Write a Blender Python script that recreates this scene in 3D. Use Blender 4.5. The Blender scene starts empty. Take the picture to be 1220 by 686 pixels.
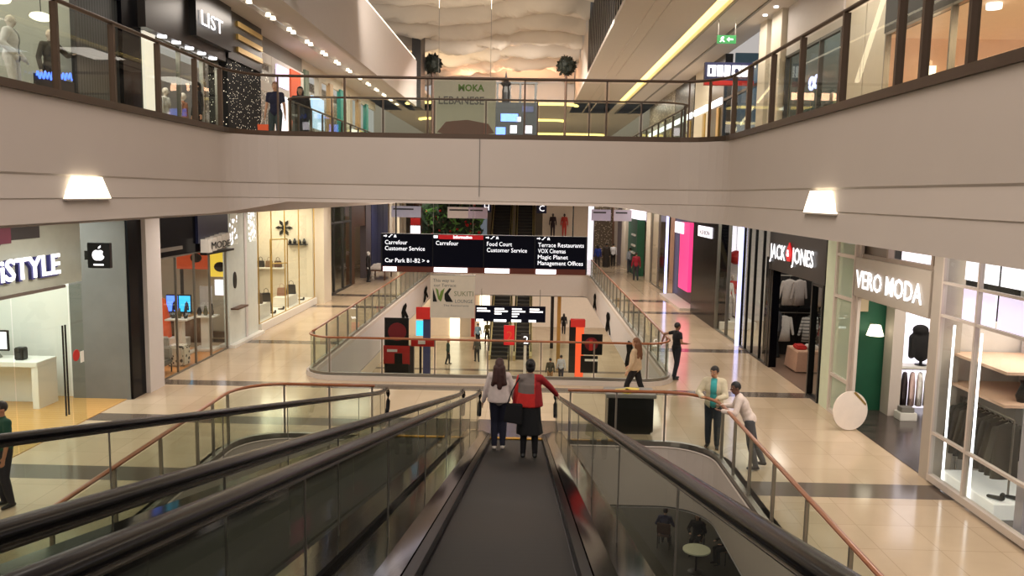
import bpy, bmesh, math, random
from mathutils import Vector, Matrix
random.seed(7)
scene = bpy.context.scene
COL = scene.collection
PI = math.pi
ORG = {}

# ------------------------------------------------------------------ materials
def lin(c):
    return tuple((v/255/12.92) if v/255 <= .04045 else ((v/255+.055)/1.055)**2.4 for v in c) + (1.0,)

def mat(name, c, rough=.5, metal=0.0, emit=0.0, ecol=None, noise=.08, scale=5.0, bump=0.0, spec=.5, coat=0.0):
    m = bpy.data.materials.new(name); m.use_nodes = True
    nt = m.node_tree; N = nt.nodes; L = nt.links
    b = N['Principled BSDF']
    b.inputs['Roughness'].default_value = rough
    b.inputs['Metallic'].default_value = metal
    b.inputs['Specular IOR Level'].default_value = spec
    b.inputs['Coat Weight'].default_value = coat
    tc = N.new('ShaderNodeTexCoord'); nz = N.new('ShaderNodeTexNoise')
    nz.inputs['Scale'].default_value = scale; nz.inputs['Detail'].default_value = 3
    L.new(tc.outputs['Object'], nz.inputs['Vector'])
    mx = N.new('ShaderNodeMix'); mx.data_type = 'RGBA'
    l = lin(c)
    mx.inputs['A'].default_value = tuple(v*(1-noise) for v in l[:3])+(1,)
    mx.inputs['B'].default_value = tuple(min(1, v*(1+noise)) for v in l[:3])+(1,)
    L.new(nz.outputs['Fac'], mx.inputs['Factor'])
    L.new(mx.outputs['Result'], b.inputs['Base Color'])
    if emit:
        b.inputs['Emission Color'].default_value = lin(ecol or c)
        b.inputs['Emission Strength'].default_value = emit
    if bump:
        bp = N.new('ShaderNodeBump'); bp.inputs['Strength'].default_value = bump; bp.inputs['Distance'].default_value = .02
        L.new(nz.outputs['Fac'], bp.inputs['Height']); L.new(bp.outputs['Normal'], b.inputs['Normal'])
    return m

def glass(name, tint, base=.04, edge=.55, power=4.0, rough=0.0, milk=0.0):
    m = bpy.data.materials.new(name); m.use_nodes = True
    nt = m.node_tree; N = nt.nodes; L = nt.links
    for n in list(N): N.remove(n)
    out = N.new('ShaderNodeOutputMaterial')
    tr = N.new('ShaderNodeBsdfTransparent'); tr.inputs['Color'].default_value = lin(tint)
    gl = N.new('ShaderNodeBsdfGlossy'); gl.inputs['Roughness'].default_value = rough
    gl.inputs['Color'].default_value = (.9, .93, .92, 1)
    lw = N.new('ShaderNodeLayerWeight'); lw.inputs['Blend'].default_value = .5
    pw = N.new('ShaderNodeMath'); pw.operation = 'POWER'; pw.inputs[1].default_value = power
    ml = N.new('ShaderNodeMath'); ml.operation = 'MULTIPLY_ADD'; ml.inputs[1].default_value = edge; ml.inputs[2].default_value = base
    L.new(lw.outputs['Facing'], pw.inputs[0]); L.new(pw.outputs[0], ml.inputs[0])
    mx = N.new('ShaderNodeMixShader')
    L.new(ml.outputs[0], mx.inputs[0]); L.new(gl.outputs[0], mx.inputs[2])
    src = tr
    if milk:
        df = N.new('ShaderNodeBsdfDiffuse'); df.inputs['Color'].default_value = lin(tint)
        m2 = N.new('ShaderNodeMixShader'); m2.inputs[0].default_value = milk
        L.new(tr.outputs[0], m2.inputs[1]); L.new(df.outputs[0], m2.inputs[2]); src = m2
    L.new(src.outputs[0], mx.inputs[1])
    L.new(mx.outputs[0], out.inputs['Surface'])
    return m

def marble(name, c, bands, dark, rough=.13, tile=.9):
    """polished stone slabs with thin joints and darker cross bands laid across the mall"""
    m = mat(name, c, rough, noise=.1, scale=1.3)
    nt = m.node_tree; N = nt.nodes; L = nt.links; b = N['Principled BSDF']
    base = [n for n in N if n.type == 'MIX'][0]
    geo = N.new('ShaderNodeNewGeometry')
    br = N.new('ShaderNodeTexBrick'); br.offset = 0.0
    br.inputs['Scale'].default_value = 1.0
    br.inputs['Brick Width'].default_value = tile; br.inputs['Row Height'].default_value = tile
    br.inputs['Mortar Size'].default_value = .006
    br.inputs['Color1'].default_value = (1, 1, 1, 1); br.inputs['Color2'].default_value = (.9, .9, .88, 1)
    br.inputs['Mortar'].default_value = (.72, .7, .66, 1)
    L.new(geo.outputs['Position'], br.inputs['Vector'])
    mu = N.new('ShaderNodeMix'); mu.data_type = 'RGBA'; mu.blend_type = 'MULTIPLY'; mu.inputs['Factor'].default_value = 1
    L.new(base.outputs['Result'], mu.inputs['A']); L.new(br.outputs['Color'], mu.inputs['B'])
    sx = N.new('ShaderNodeSeparateXYZ'); L.new(geo.outputs['Position'], sx.inputs[0])
    prev = None
    for y, hw, *lim in bands:
        cp = N.new('ShaderNodeMath'); cp.operation = 'COMPARE'; cp.inputs[1].default_value = y; cp.inputs[2].default_value = hw
        L.new(sx.outputs['Y'], cp.inputs[0])
        if lim:
            lt = N.new('ShaderNodeMath'); lt.operation = 'LESS_THAN'; lt.inputs[1].default_value = lim[0]; L.new(sx.outputs['X'], lt.inputs[0])
            mm = N.new('ShaderNodeMath'); mm.operation = 'MULTIPLY'; L.new(cp.outputs[0], mm.inputs[0]); L.new(lt.outputs[0], mm.inputs[1]); cp = mm
        if prev is None: prev = cp
        else:
            mxm = N.new('ShaderNodeMath'); mxm.operation = 'MAXIMUM'
            L.new(prev.outputs[0], mxm.inputs[0]); L.new(cp.outputs[0], mxm.inputs[1]); prev = mxm
    if prev:
        dk = N.new('ShaderNodeMix'); dk.data_type = 'RGBA'; dk.inputs['B'].default_value = lin(dark)
        L.new(prev.outputs[0], dk.inputs['Factor']); L.new(mu.outputs['Result'], dk.inputs['A']); res = dk
    else: res = mu
    L.new(res.outputs['Result'], b.inputs['Base Color'])
    return m

def striped(name, c1, c2, axis, freq, rough=.5, metal=0.0, sharp=True, bump=0.0):
    """fine parallel lines along one axis (belt cleats, slats, chain curtains, wood)"""
    m = mat(name, c1, rough, metal)
    nt = m.node_tree; N = nt.nodes; L = nt.links; b = N['Principled BSDF']
    geo = N.new('ShaderNodeTexCoord'); sx = N.new('ShaderNodeSeparateXYZ'); L.new(geo.outputs['Object'], sx.inputs[0])
    mu = N.new('ShaderNodeMath'); mu.operation = 'MULTIPLY'; mu.inputs[1].default_value = freq
    L.new(sx.outputs[axis], mu.inputs[0])
    fr = N.new('ShaderNodeMath'); fr.operation = 'FRACT'; L.new(mu.outputs[0], fr.inputs[0])
    rp = N.new('ShaderNodeValToRGB')
    rp.color_ramp.elements[0].color = lin(c1); rp.color_ramp.elements[1].color = lin(c2)
    if sharp:
        rp.color_ramp.elements[0].position = .7; rp.color_ramp.elements[1].position = .78
    L.new(fr.outputs[0], rp.inputs[0]); L.new(rp.outputs[0], b.inputs['Base Color'])
    if bump:
        bp = N.new('ShaderNodeBump'); bp.inputs['Strength'].default_value = bump; bp.inputs['Distance'].default_value = .01
        L.new(fr.outputs[0], bp.inputs['Height']); L.new(bp.outputs['Normal'], b.inputs['Normal'])
    return m

def dotted(name, c, dot, scale, thresh, emit=0.0, rough=.4):
    """many small points of another colour (string lights, prints, sparkle)"""
    m = mat(name, c, rough)
    nt = m.node_tree; N = nt.nodes; L = nt.links; b = N['Principled BSDF']
    tc = N.new('ShaderNodeTexCoord'); v = N.new('ShaderNodeTexVoronoi'); v.inputs['Scale'].default_value = scale
    L.new(tc.outputs['Object'], v.inputs['Vector'])
    lt = N.new('ShaderNodeMath'); lt.operation = 'LESS_THAN'; lt.inputs[1].default_value = thresh
    L.new(v.outputs['Distance'], lt.inputs[0])
    mx = N.new('ShaderNodeMix'); mx.data_type = 'RGBA'; mx.inputs['A'].default_value = lin(c); mx.inputs['B'].default_value = lin(dot)
    L.new(lt.outputs[0], mx.inputs['Factor']); L.new(mx.outputs['Result'], b.inputs['Base Color'])
    if emit:
        b.inputs['Emission Color'].default_value = lin(dot)
        me = N.new('ShaderNodeMath'); me.operation = 'MULTIPLY'; me.inputs[1].default_value = emit
        L.new(lt.outputs[0], me.inputs[0]); L.new(me.outputs[0], b.inputs['Emission Strength'])
    return m

M = dict(
    paint=mat('cream_paint', (204, 192, 182), .55, noise=.03, scale=1.5),
    paint_grey=mat('grey_paint', (212, 206, 204), .6, noise=.03),
    white=mat('white_paint', (235, 232, 225), .5, noise=.02),
    cream=mat('cream_wall', (220, 210, 192), .55, noise=.04),
    floor=marble('beige_marble', (203, 181, 154), [(14.15, .36), (17.75, .3, 1.75), (21.2, .28), (27.3, .3), (36.2, .35), (40.3, .4)], (104, 92, 82)),
    lowfloor=marble('pale_marble', (214, 194, 165), [(44.0, .4), (52.0, .3)], (120, 106, 92), rough=.2),
    upfloor=marble('upper_marble', (205, 185, 158), [], (0, 0, 0), rough=.2),
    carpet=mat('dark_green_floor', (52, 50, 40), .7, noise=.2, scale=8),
    woodfloor=striped('honey_wood_floor', (206, 158, 92), (196, 148, 84), 'Y', 6.0, rough=.25),
    darkfloor=striped('dark_stone_floor', (74, 64, 60), (58, 50, 48), 'Y', 2.0, rough=.2),
    concrete=mat('grey_concrete', (108, 108, 104), .5, noise=.2, scale=2.0, bump=.1),
    glass=glass('clear_glass', (240, 244, 240), .02, .4),
    glass_green=glass('green_glass', (228, 235, 228), .02, .45),
    glass_esc=glass('balustrade_glass', (214, 219, 210), .03, .34, 4.0),
    glass_milk=glass('milky_glass', (214, 226, 205), .05, .5, milk=.55),
    handwood=mat('wood_rail', (150, 88, 50), .3, noise=.15, scale=12, coat=.3),
    bronze=mat('bronze_metal', (92, 76, 64), .4, .6),
    steel=mat('brushed_steel', (150, 146, 138), .32, .85),
    steel_dark=mat('dark_steel', (70, 68, 66), .22, .8),
    deck=mat('polished_deck', (74, 68, 70), .09, .9, noise=.1, scale=2),
    rubber=mat('black_rubber', (9, 8, 12), .24, spec=.16),
    belt=striped('grooved_belt', (17, 14, 15), (8, 7, 8), 'Y', 7.5, rough=.6, bump=.25),
    yellow=mat('yellow_comb', (205, 150, 40), .5),
    black=mat('satin_black', (16, 16, 18), .3, noise=.1),
    blackgloss=mat('gloss_black', (8, 8, 13), .2, spec=.12),
    darkgrey=mat('dark_grey', (52, 50, 50), .45),
    grey=mat('mid_grey', (128, 124, 118), .5),
    signgrey=mat('sign_board_grey', (172, 162, 150), .5, noise=.03),
    brown=mat('brown_strip', (112, 52, 36), .45),
    wood=mat('dark_wood', (92, 62, 44), .45, noise=.2, scale=9),
    oak=mat('light_oak', (196, 156, 104), .45, noise=.15, scale=9),
    lit_white=mat('lit_white', (255, 255, 255), .4, emit=2.4, ecol=(250, 250, 255)),
    lit_text=mat('lit_lettering', (255, 255, 255), .4, emit=1.25, ecol=(250, 250, 255)),
    lit_panel=mat('lit_panel', (250, 246, 255), .4, emit=1.15, ecol=(248, 242, 255)),
    lit_lav=mat('lit_lavender_panel', (238, 225, 255), .4, emit=.95, ecol=(236, 222, 255)),
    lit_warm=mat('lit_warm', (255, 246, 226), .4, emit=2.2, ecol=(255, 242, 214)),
    lit_yellow=mat('lit_cove', (255, 236, 170), .4, emit=2.6, ecol=(255, 222, 130)),
    lit_blue=mat('lit_blue', (90, 130, 255), .4, emit=2.2, ecol=(80, 120, 255)),
    led=mat('led_strip', (200, 205, 255), .4, emit=2.2, ecol=(190, 196, 255)),
    lit_pink=mat('lit_pink_panel', (238, 70, 130), .4, emit=.9, ecol=(240, 60, 130)),
    lit_cyan=mat('lit_cyan', (60, 190, 240), .4, emit=1.4, ecol=(60, 180, 240)),
    screen=mat('screen_black', (7, 8, 20), .35, spec=.12, emit=.03, ecol=(20, 26, 70)),
    red=mat('red', (190, 36, 32), .5), redlit=mat('red_lit', (200, 30, 36), .5, emit=.5),
    orange=mat('orange', (226, 94, 52), .5, emit=.12), peach=mat('peach_wall', (214, 178, 152), .6, noise=.06),
    navy=mat('navy', (44, 50, 92), .6, noise=.3, scale=3), green=mat('bottle_green', (22, 84, 58), .5),
    teal=mat('teal', (46, 150, 142), .5), pink=mat('pink', (230, 120, 150), .5),
    gold=mat('gold_metal', (196, 164, 96), .3, .8),
    leaf=mat('leaf_green', (34, 60, 34), .6, noise=.4, scale=20), leaf_light=mat('leaf_bright', (94, 150, 70), .6, noise=.3, scale=20),
    leaf_dark=mat('leaf_dark', (26, 32, 24), .7, noise=.4, scale=20),
    exit_green=mat('exit_green', (30, 120, 60), .4, emit=.5),
    ceiling=mat('ceiling_white', (216, 210, 206), .7, noise=.02),
    wave=mat('wave_plaster', (204, 194, 182), .6, noise=.05, scale=1.0),
    slats=striped('black_slats', (40, 38, 36), (14, 14, 14), 'Y', 2.4, rough=.6),
    chain=striped('chain_curtain', (70, 74, 74), (32, 34, 36), 'Y', 9.0, rough=.35, metal=.4),
    sparkle=dotted('string_lights', (10, 10, 12), (255, 244, 220), 11.0, .15, emit=1.6, rough=.9),
    merch=dotted('busy_goods', (120, 108, 92), (226, 214, 196), 7.0, .3),
    merchdark=dotted('dark_goods', (40, 36, 36), (150, 126, 104), 8.0, .22),
    spotprint=dotted('spotted_print', (214, 206, 190), (40, 38, 38), 7.0, .34),
    steps=striped('escalator_steps', (46, 44, 42), (24, 22, 22), 'X', 22.0, rough=.5),
    wall_dark=mat('dark_wall', (40, 38, 38), .5),
    lattice=dotted('lit_lattice', (230, 236, 226), (255, 255, 255), 6.0, .42, emit=1.6),
)

# ------------------------------------------------------------------ mesh builder
class MB:
    def __init__(s): s.bm = bmesh.new(); s.xf = None
    def v(s, p):
        p = Vector(p)
        return s.bm.verts.new(s.xf @ p if s.xf else p)
    def face(s, vs):
        try: return s.bm.faces.new(vs)
        except ValueError: return None
    def quad(s, a, b, c, d): s.face([s.v(p) for p in (a, b, c, d)]); return s
    def box(s, x0, x1, y0, y1, z0, z1):
        V = [s.v((x, y, z)) for z in (z0, z1) for y in (y0, y1) for x in (x0, x1)]
        for f in ((0, 2, 3, 1), (4, 5, 7, 6), (0, 1, 5, 4), (2, 6, 7, 3), (0, 4, 6, 2), (1, 3, 7, 5)): s.face([V[i] for i in f])
        return s
    def loft(s, rings, closed=True, caps=True):
        R = [[s.v(p) for p in r] for r in rings]
        n = len(R[0])
        for a, b in zip(R, R[1:]):
            for i in range(n if closed else n-1):
                j = (i+1) % n
                s.face([a[i], a[j], b[j], b[i]])
        if caps and closed:
            s.face(R[0][::-1]); s.face(R[-1])
        return s
    def tube(s, pts, r, n=8, rz=None, caps=True, loop=False):
        """sweep an ellipse (r sideways, rz upwards) along a path"""
        pts = [Vector(p) for p in pts]; rings = []
        rr = r if isinstance(r, (list, tuple)) else [r]*len(pts)
        side = None
        for i, p in enumerate(pts):
            if loop: d = pts[(i+1) % len(pts)]-pts[i-1]
            else: d = pts[min(i+1, len(pts)-1)]-pts[max(i-1, 0)]
            d.normalize()
            sd = d.cross(Vector((0, 0, 1)))
            if sd.length < 1e-3: sd = side.copy() if side else d.cross(Vector((0, 1, 0)))
            sd.normalize(); up = sd.cross(d); side = sd
            q = (rz/r if rz and not isinstance(r, (list, tuple)) else 1)
            rings.append([p+sd*(rr[i]*math.cos(2*PI*k/n))+up*(rr[i]*q*math.sin(2*PI*k/n)) for k in range(n)])
        if loop: rings.append(rings[0]); caps = False
        return s.loft(rings, caps=caps)
    def cyl(s, p0, p1, r, r2=None, n=14): return s.tube([p0, p1], [r, r2 if r2 is not None else r], n)
    def lathe(s, c, prof, n=20):
        c = Vector(c)
        return s.loft([[c+Vector((r*math.cos(2*PI*k/n), r*math.sin(2*PI*k/n), z)) for k in range(n)] for r, z in prof])
    def ball(s, c, r, n=12, m=8):
        if not isinstance(r, (tuple, list)): r = (r, r, r)
        c = Vector(c)
        rings = []
        for j in range(m+1):
            a = -PI/2+PI*j/m; k0 = max(math.cos(a), .02)
            rings.append([c+Vector((r[0]*k0*math.cos(2*PI*k/n), r[1]*k0*math.sin(2*PI*k/n), r[2]*math.sin(a))) for k in range(n)])
        return s.loft(rings)
    def cap(s, p0, r0, p1, r1, n=10, flat=1.0, ax=None):
        """tapered capsule from p0 to p1; flat squashes it along the axis ax"""
        p0 = Vector(p0); p1 = Vector(p1); d = (p1-p0)
        d = d.normalized() if d.length > 1e-6 else Vector((0, 0, 1))
        a = Vector(ax) if ax else (Vector((0, 1, 0)) if abs(d.y) < .9 else Vector((0, 0, 1)))
        u = d.cross(a)
        if u.length < 1e-4: u = d.cross(Vector((1, 0, .3)))
        u.normalize(); w = u.cross(d)
        rings = []
        for p, r, angs in ((p0, r0, (-88, -55, -25, 0)), (p1, r1, (0, 25, 55, 88))):
            for t in angs:
                t = math.radians(t)
                rings.append([p+d*(r*math.sin(t))+u*(r*math.cos(t)*math.cos(2*PI*k/n))+w*(flat*r*math.cos(t)*math.sin(2*PI*k/n)) for k in range(n)])
        return s.loft(rings)
    def prism(s, poly, f, w0, w1):
        """extrude a 2-D outline; f maps (u, v, w) to space"""
        A = [s.v(f(u, v, w0)) for u, v in poly]; B = [s.v(f(u, v, w1)) for u, v in poly]
        n = len(poly)
        s.face(A[::-1]); s.face(B)
        for i in range(n): s.face([A[i], A[(i+1) % n], B[(i+1) % n], B[i]])
        return s
    def mesh(s, name, bevel=0.0, smooth=False):
        bmesh.ops.recalc_face_normals(s.bm, faces=s.bm.faces[:])
        if bevel:
            bmesh.ops.bevel(s.bm, geom=[e for e in s.bm.edges if len(e.link_faces) == 2 and e.calc_face_angle(0) > .6], offset=bevel, segments=2, affect='EDGES', clamp_overlap=True)
        me = bpy.data.meshes.new(name); s.bm.to_mesh(me); s.bm.free()
        if smooth:
            for p in me.polygons: p.use_smooth = True
        return me
    def build(s, name, m, parent=None, bevel=0.0, smooth=False, org=None, label=None):
        me = s.mesh(name, bevel, smooth)
        return link(name, me, m, parent, org, label)

def link(name, me, m, parent=None, org=None, label=None):
    o = bpy.data.objects.new(name, me); COL.objects.link(o)
    for x in (m if isinstance(m, (list, tuple)) else [m]): me.materials.append(M[x] if isinstance(x, str) else x)
    if parent is not None:
        o.parent = parent; O = ORG[parent.name]
        if O.length: me.transform(Matrix.Translation(-O))
        ORG[o.name] = O
    else:
        O = Vector(org or (0, 0, 0))
        if O.length: me.transform(Matrix.Translation(-O))
        o.location = O; ORG[o.name] = O
    if label: o['label'] = label
    return o

def thing(name, label, cat, loc=(0, 0, 0), group=None):
    o = bpy.data.objects.new(name, None); COL.objects.link(o); o.empty_display_size = .1
    o.location = loc; ORG[o.name] = Vector(loc)
    return tag(o, label, cat, group)
def tag(o, label, cat, group=None):
    o['label'] = label; o['category'] = cat
    if group: o['group'] = group
    return o
def struct(o): o['kind'] = 'structure'; return o
def dup(root, loc, label=None, group=None, rz=None, cat=None, m=None):
    def cp(o, par):
        c = o.copy(); COL.objects.link(c); c.parent = par
        for ch in o.children: cp(ch, c)
        return c
    r = cp(root, None); r.location = loc
    if rz is not None: r.rotation_euler.z = rz
    if label: r['label'] = label
    if group: r['group'] = group
    return r

# shop-side frames: u to the viewer's right, v up, w out towards the viewer
def FL(x, y, z): return lambda u, v, w: (x+w, y+u, z+v)      # left-hand shops
def FR(x, y, z): return lambda u, v, w: (x-w, y-u, z+v)      # right-hand shops
def FS(x, y, z): return lambda u, v, w: (x+u, y-w, z+v)      # facing the camera end
def text(parent, s, f, size, m, depth=.03, name='lettering', width=None, bold=0.0, space=1.0, align='LEFT', shear=0.0, label=None):
    cu = bpy.data.curves.new('t', 'FONT'); cu.body = s; cu.size = size; cu.extrude = depth/2; cu.resolution_u = 2
    cu.offset = bold; cu.space_character = space; cu.align_x = align; cu.shear = shear
    t = bpy.data.objects.new('t', cu); COL.objects.link(t)
    dg = bpy.context.evaluated_depsgraph_get()
    me = bpy.data.meshes.new_from_object(t.evaluated_get(dg))
    bpy.data.objects.remove(t); bpy.data.curves.remove(cu)
    me.materials.clear()
    xs = [v.co.x for v in me.vertices]; k = 1.0; x0 = 0
    if width and xs: x0 = min(xs); k = width/(max(xs)-x0)
    for v in me.vertices: v.co = Vector(f((v.co.x-x0)*k if width else v.co.x, v.co.y, v.co.z))
    me.name = name
    return link(name, me, m, parent, label=label)

def arc(cx, cy, r, a0, a1, n=8):
    return [(cx+r*math.cos(math.radians(a0+(a1-a0)*i/n)), cy+r*math.sin(math.radians(a0+(a1-a0)*i/n))) for i in range(n+1)]
def hole_path(x0, x1, ynear, yfar, rn, rf):
    """closed outline, anticlockwise, with rounded corners"""
    P = []
    P += arc(x1-rn, ynear+rn, rn, -90, 0) if rn else [(x1, ynear)]
    P += arc(x1-rf, yfar-rf, rf, 0, 90) if rf else [(x1, yfar)]
    P += arc(x0+rf, yfar-rf, rf, 90, 180) if rf else [(x0, yfar)]
    P += arc(x0+rn, ynear+rn, rn, 180, 270) if rn else [(x0, ynear)]
    return P
def slab(name, outer, holes, zt, m, zb=None):
    mb = MB()
    for z in ([zt] if zb is None else [zt, zb]):
        es = []
        for loop in [outer]+holes:
            vs = [mb.v((x, y, z)) for x, y in loop]
            es += [mb.bm.edges.new((vs[i], vs[(i+1) % len(vs)])) for i in range(len(vs))]
        bmesh.ops.triangle_fill(mb.bm, edges=es, use_beauty=True)
    o = mb.build(name, m)
    # tops look up, undersides look down
    for p in o.data.polygons:
        up = abs(p.center.z-zt) < .01
        if (p.normal.z > 0) != up: p.flip()
    return struct(o)
def normals(path):
    """unit left-hand normals of an open or closed path"""
    N = []
    for i in range(len(path)):
        a = Vector(path[max(i-1, 0)]); b = Vector(path[min(i+1, len(path)-1)])
        d = (b-a).normalized(); N.append(Vector((-d.y, d.x)))
    return N
def sweep(mb, path, prof_at):
    """prof_at(i, x, y) gives [(offset to the left of the path, z)]"""
    N = normals(path); rings = []
    for i, (x, y) in enumerate(path):
        rings.append([(x+N[i].x*o, y+N[i].y*o, z) for o, z in prof_at(i, x, y)])
    return mb.loft(rings, closed=True)
def resample(path, step):
    out = [path[0]]
    for a, b in zip(path, path[1:]):
        n = max(1, int(math.dist(a, b)/step))
        out += [(a[0]+(b[0]-a[0])*k/n, a[1]+(b[1]-a[1])*k/n) for k in range(1, n+1)]
    return out
def at_len(path, s):
    for a, b in zip(path, path[1:]):
        L = math.dist(a, b)
        if s <= L or b == path[-1]:
            t = min(1, s/L) if L else 0
            return (a[0]+(b[0]-a[0])*t, a[1]+(b[1]-a[1])*t), ((b[0]-a[0])/L, (b[1]-a[1])/L)
        s -= L
def plen(path): return sum(math.dist(a, b) for a, b in zip(path, path[1:]))

def area(name, loc, sx, sy, energy, col=(255, 240, 220), d=(0, 0, -1), spread=None):
    l = bpy.data.lights.new(name, 'AREA'); l.shape = 'RECTANGLE'; l.size = sx; l.size_y = sy; l.energy = energy
    l.color = lin(col)[:3]
    if spread: l.spread = math.radians(spread)
    o = bpy.data.objects.new(name, l); COL.objects.link(o); o.location = loc
    o.rotation_euler = Vector(d).to_track_quat('-Z', 'Y').to_euler()
    return o
# ------------------------------------------------------------------ camera
H_EYE = 5.2
F_PX, pitch, yaw, roll = 960.0, math.radians(6.614), math.radians(1.011), math.radians(1.0)
ra = Vector((math.cos(yaw), math.sin(yaw), 0)); g = Vector((-math.sin(yaw), math.cos(yaw), 0)); zz = Vector((0, 0, 1))
fw = g*math.cos(pitch)-zz*math.sin(pitch); up = g*math.sin(pitch)+zz*math.cos(pitch)
Rt = ra*math.cos(roll)+up*math.sin(roll); Up = up*math.cos(roll)-ra*math.sin(roll)
cam = bpy.data.cameras.new('camera'); cam.sensor_width = 36; cam.lens = F_PX/1220*36; cam.clip_end = 300; cam.clip_start = .05
co = bpy.data.objects.new('camera', cam); COL.objects.link(co)
co.matrix_world = Matrix(((Rt.x, Up.x, -fw.x, 0), (Rt.y, Up.y, -fw.y, 0), (Rt.z, Up.z, -fw.z, H_EYE), (0, 0, 0, 1)))
scene.camera = co

# ------------------------------------------------------------------ shell
XL, XR = -9.8, 7.6            # shop lines
VL, VR = -5.9, 3.85           # edges of the voids
ZU, ZL = 6.3, -6.3            # upper and lower floors
OUT = [(-16, -10), (14, -10), (14, 84), (-16, 84)]
V1 = hole_path(VL, VR, -8, 16.5, 0, 1.0)
V2 = hole_path(VL-.1, VR+.1, 22.1, 52, .8, .5)
U2 = hole_path(VL, VR, 19.3, 42, .8, .5)
slab('floor', OUT, [V1, V2], 0, 'floor', -.25)
slab('floor', OUT, [], ZL, 'lowfloor')
slab('floor', OUT, [V1, U2], ZU, 'upfloor', 5.0)
# the cafe under the void has a darker floor
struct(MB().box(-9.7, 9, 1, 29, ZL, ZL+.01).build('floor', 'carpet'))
# ceilings beside the voids (underside of the upper floor) and over the lower level
for x0, x1 in ((-16, VL-.05), (VR+.05, 14)):
    struct(MB().box(x0, x1, -10, 84, 4.72, 4.99).build('ceiling', 'paint'))
slab('ceiling', OUT, [V1, V2], -1.3, 'ceiling', -1.34)
# fascias
def fascia(name, path, prof, m='paint'):
    mb = MB(); sweep(mb, path, prof); return struct(mb.build(name, m, smooth=False))
def open_v1(y0=-8):
    P = [(VL, y0)]+arc(VL+1, 15.5, 1.0, 180, 90)+arc(VR-1, 15.5, 1.0, 90, 0)+[(VR, y0)]
    return resample(P, .6)
def low_edge(x, y):
    """underside of the upper edge: deeper along the sides, shallower on the bridge"""
    if y > 15.2:
        if x < -3.5: t = max(0, min(1, (x+5.9)/1.0)); return 4.78+(4.98-4.78)*t
        t = max(0, min(1, (3.7-x)/2.0)); t = t*t*(3-2*t); return 4.7+(4.99-4.7)*t
    return 4.76 if x < 0 else 4.7
def prof_up(i, x, y):
    zb = low_edge(x, y)
    # path runs with the void on its right: offsets to the right are negative
    return [(.25, 6.3), (0, 6.3), (0, 5.36), (.018, 5.335), (-.025, 5.06), (-.012, 5.045), (-.07, zb), (.25, zb)]
fascia('trim_upper', open_v1(), prof_up)
fascia('trim_ground', open_v1(), lambda i, x, y: [(.3, 0), (0, 0), (-.02, -.02), (0, -.04), (0, -1.3), (.3, -1.3)], 'paint')
def ring_fascia(name, hole, zt, zb, m='paint_grey'):
    P = hole+[hole[0]]
    P = resample(P, 1.2)
    # this outline runs anticlockwise: the void is on its left
    return fascia(name, P, lambda i, x, y: [(-.3, zt), (0, zt), (0, zb), (-.3, zb)], m)
ring_fascia('trim_void', V2, 0, -1.3)
ring_fascia('trim_bridge', U2, ZU, 5.0, 'paint')
# the thin upright joint in the middle of the bridge front
struct(MB().box(-1.0, -.985, 16.488, 16.5, 5.0, 6.3).build('trim_joint', 'grey'))
# stone plinth round the far void
fascia('trim_plinth', resample(V2+[V2[0]], 1.2), lambda i, x, y: [(-.32, .002), (-.3, .12), (-.02, .12), (0, .002)], 'paint')

# soffits of the upper level, with the light slots
def soffit(name, a, b, c, d):
    struct(MB().box(a, b, -10, 56, 10.8, 10.95).build(name, 'ceiling'))
    struct(MB().box(c, d, -10, 56, 10.8, 10.95).build(name, 'ceiling'))
    struct(MB().box(b, c, -10, 56, 10.97, 11.0).build(name, 'ceiling'))
soffit('ceiling', 2.7, 5.3, 5.75, 7.7)
soffit('ceiling', -9.9, -8.7, -8.2, -5.9)
# shallow steps in the soffits
for x0, x1 in ((3.55, 3.62), (4.0, 4.07)):
    struct(MB().box(x0, x1, 10, 56, 10.77, 10.8).build('trim_soffit', 'ceiling'))
for x0, x1 in ((5.78, 5.84), (6.7, 6.78)):
    struct(MB().box(x0, x1, 10, 56, 10.76, 10.8).build('trim_soffit', 'grey'))
tag(MB().box(5.32, 5.73, 12, 56, 10.93, 10.96).build('light_strip', 'lit_yellow', org=(5.5, 34, 10.93)), 'long glowing yellow light slot in the soffit over the upper walkway', 'light')
# upstands over the soffit edges
struct(MB().box(-5.85, -5.7, -10, 41.3, 9.52, 11.75).build('wall_bulkhead', 'paint_grey'))
tag(MB().box(-5.9, -5.75, 20, 41.2, 11.76, 11.86).build('cove_light', 'lit_warm', org=(-5.8, 30, 11.76)), 'bright cove light along the top of the grey bulkhead at the wave ceiling edge', 'light')
struct(MB().box(2.7, 2.85, 39, 56, 10.95, 14.6).build('wall_upstand', 'wave'))
fin = thing('fin_screen', 'tall black slatted screen standing on the soffit edge beside the wave ceiling', 'screen', (2.75, 30, 10.95))
for k in range(25):
    y = 22+k*.7
    MB().box(2.7, 2.92, y, y+.32, 10.95, 15.2).build('fin', 'black', fin)
MB().box(2.92, 2.98, 22, 39.2, 10.95, 15.2).build('backing', 'darkgrey', fin)
# dark upright slot at the end of the left upstand
struct(MB().box(-5.95, -5.5, 41.35, 43, 9.5, 13.2).build('trim_slot', 'wall_dark'))
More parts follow.
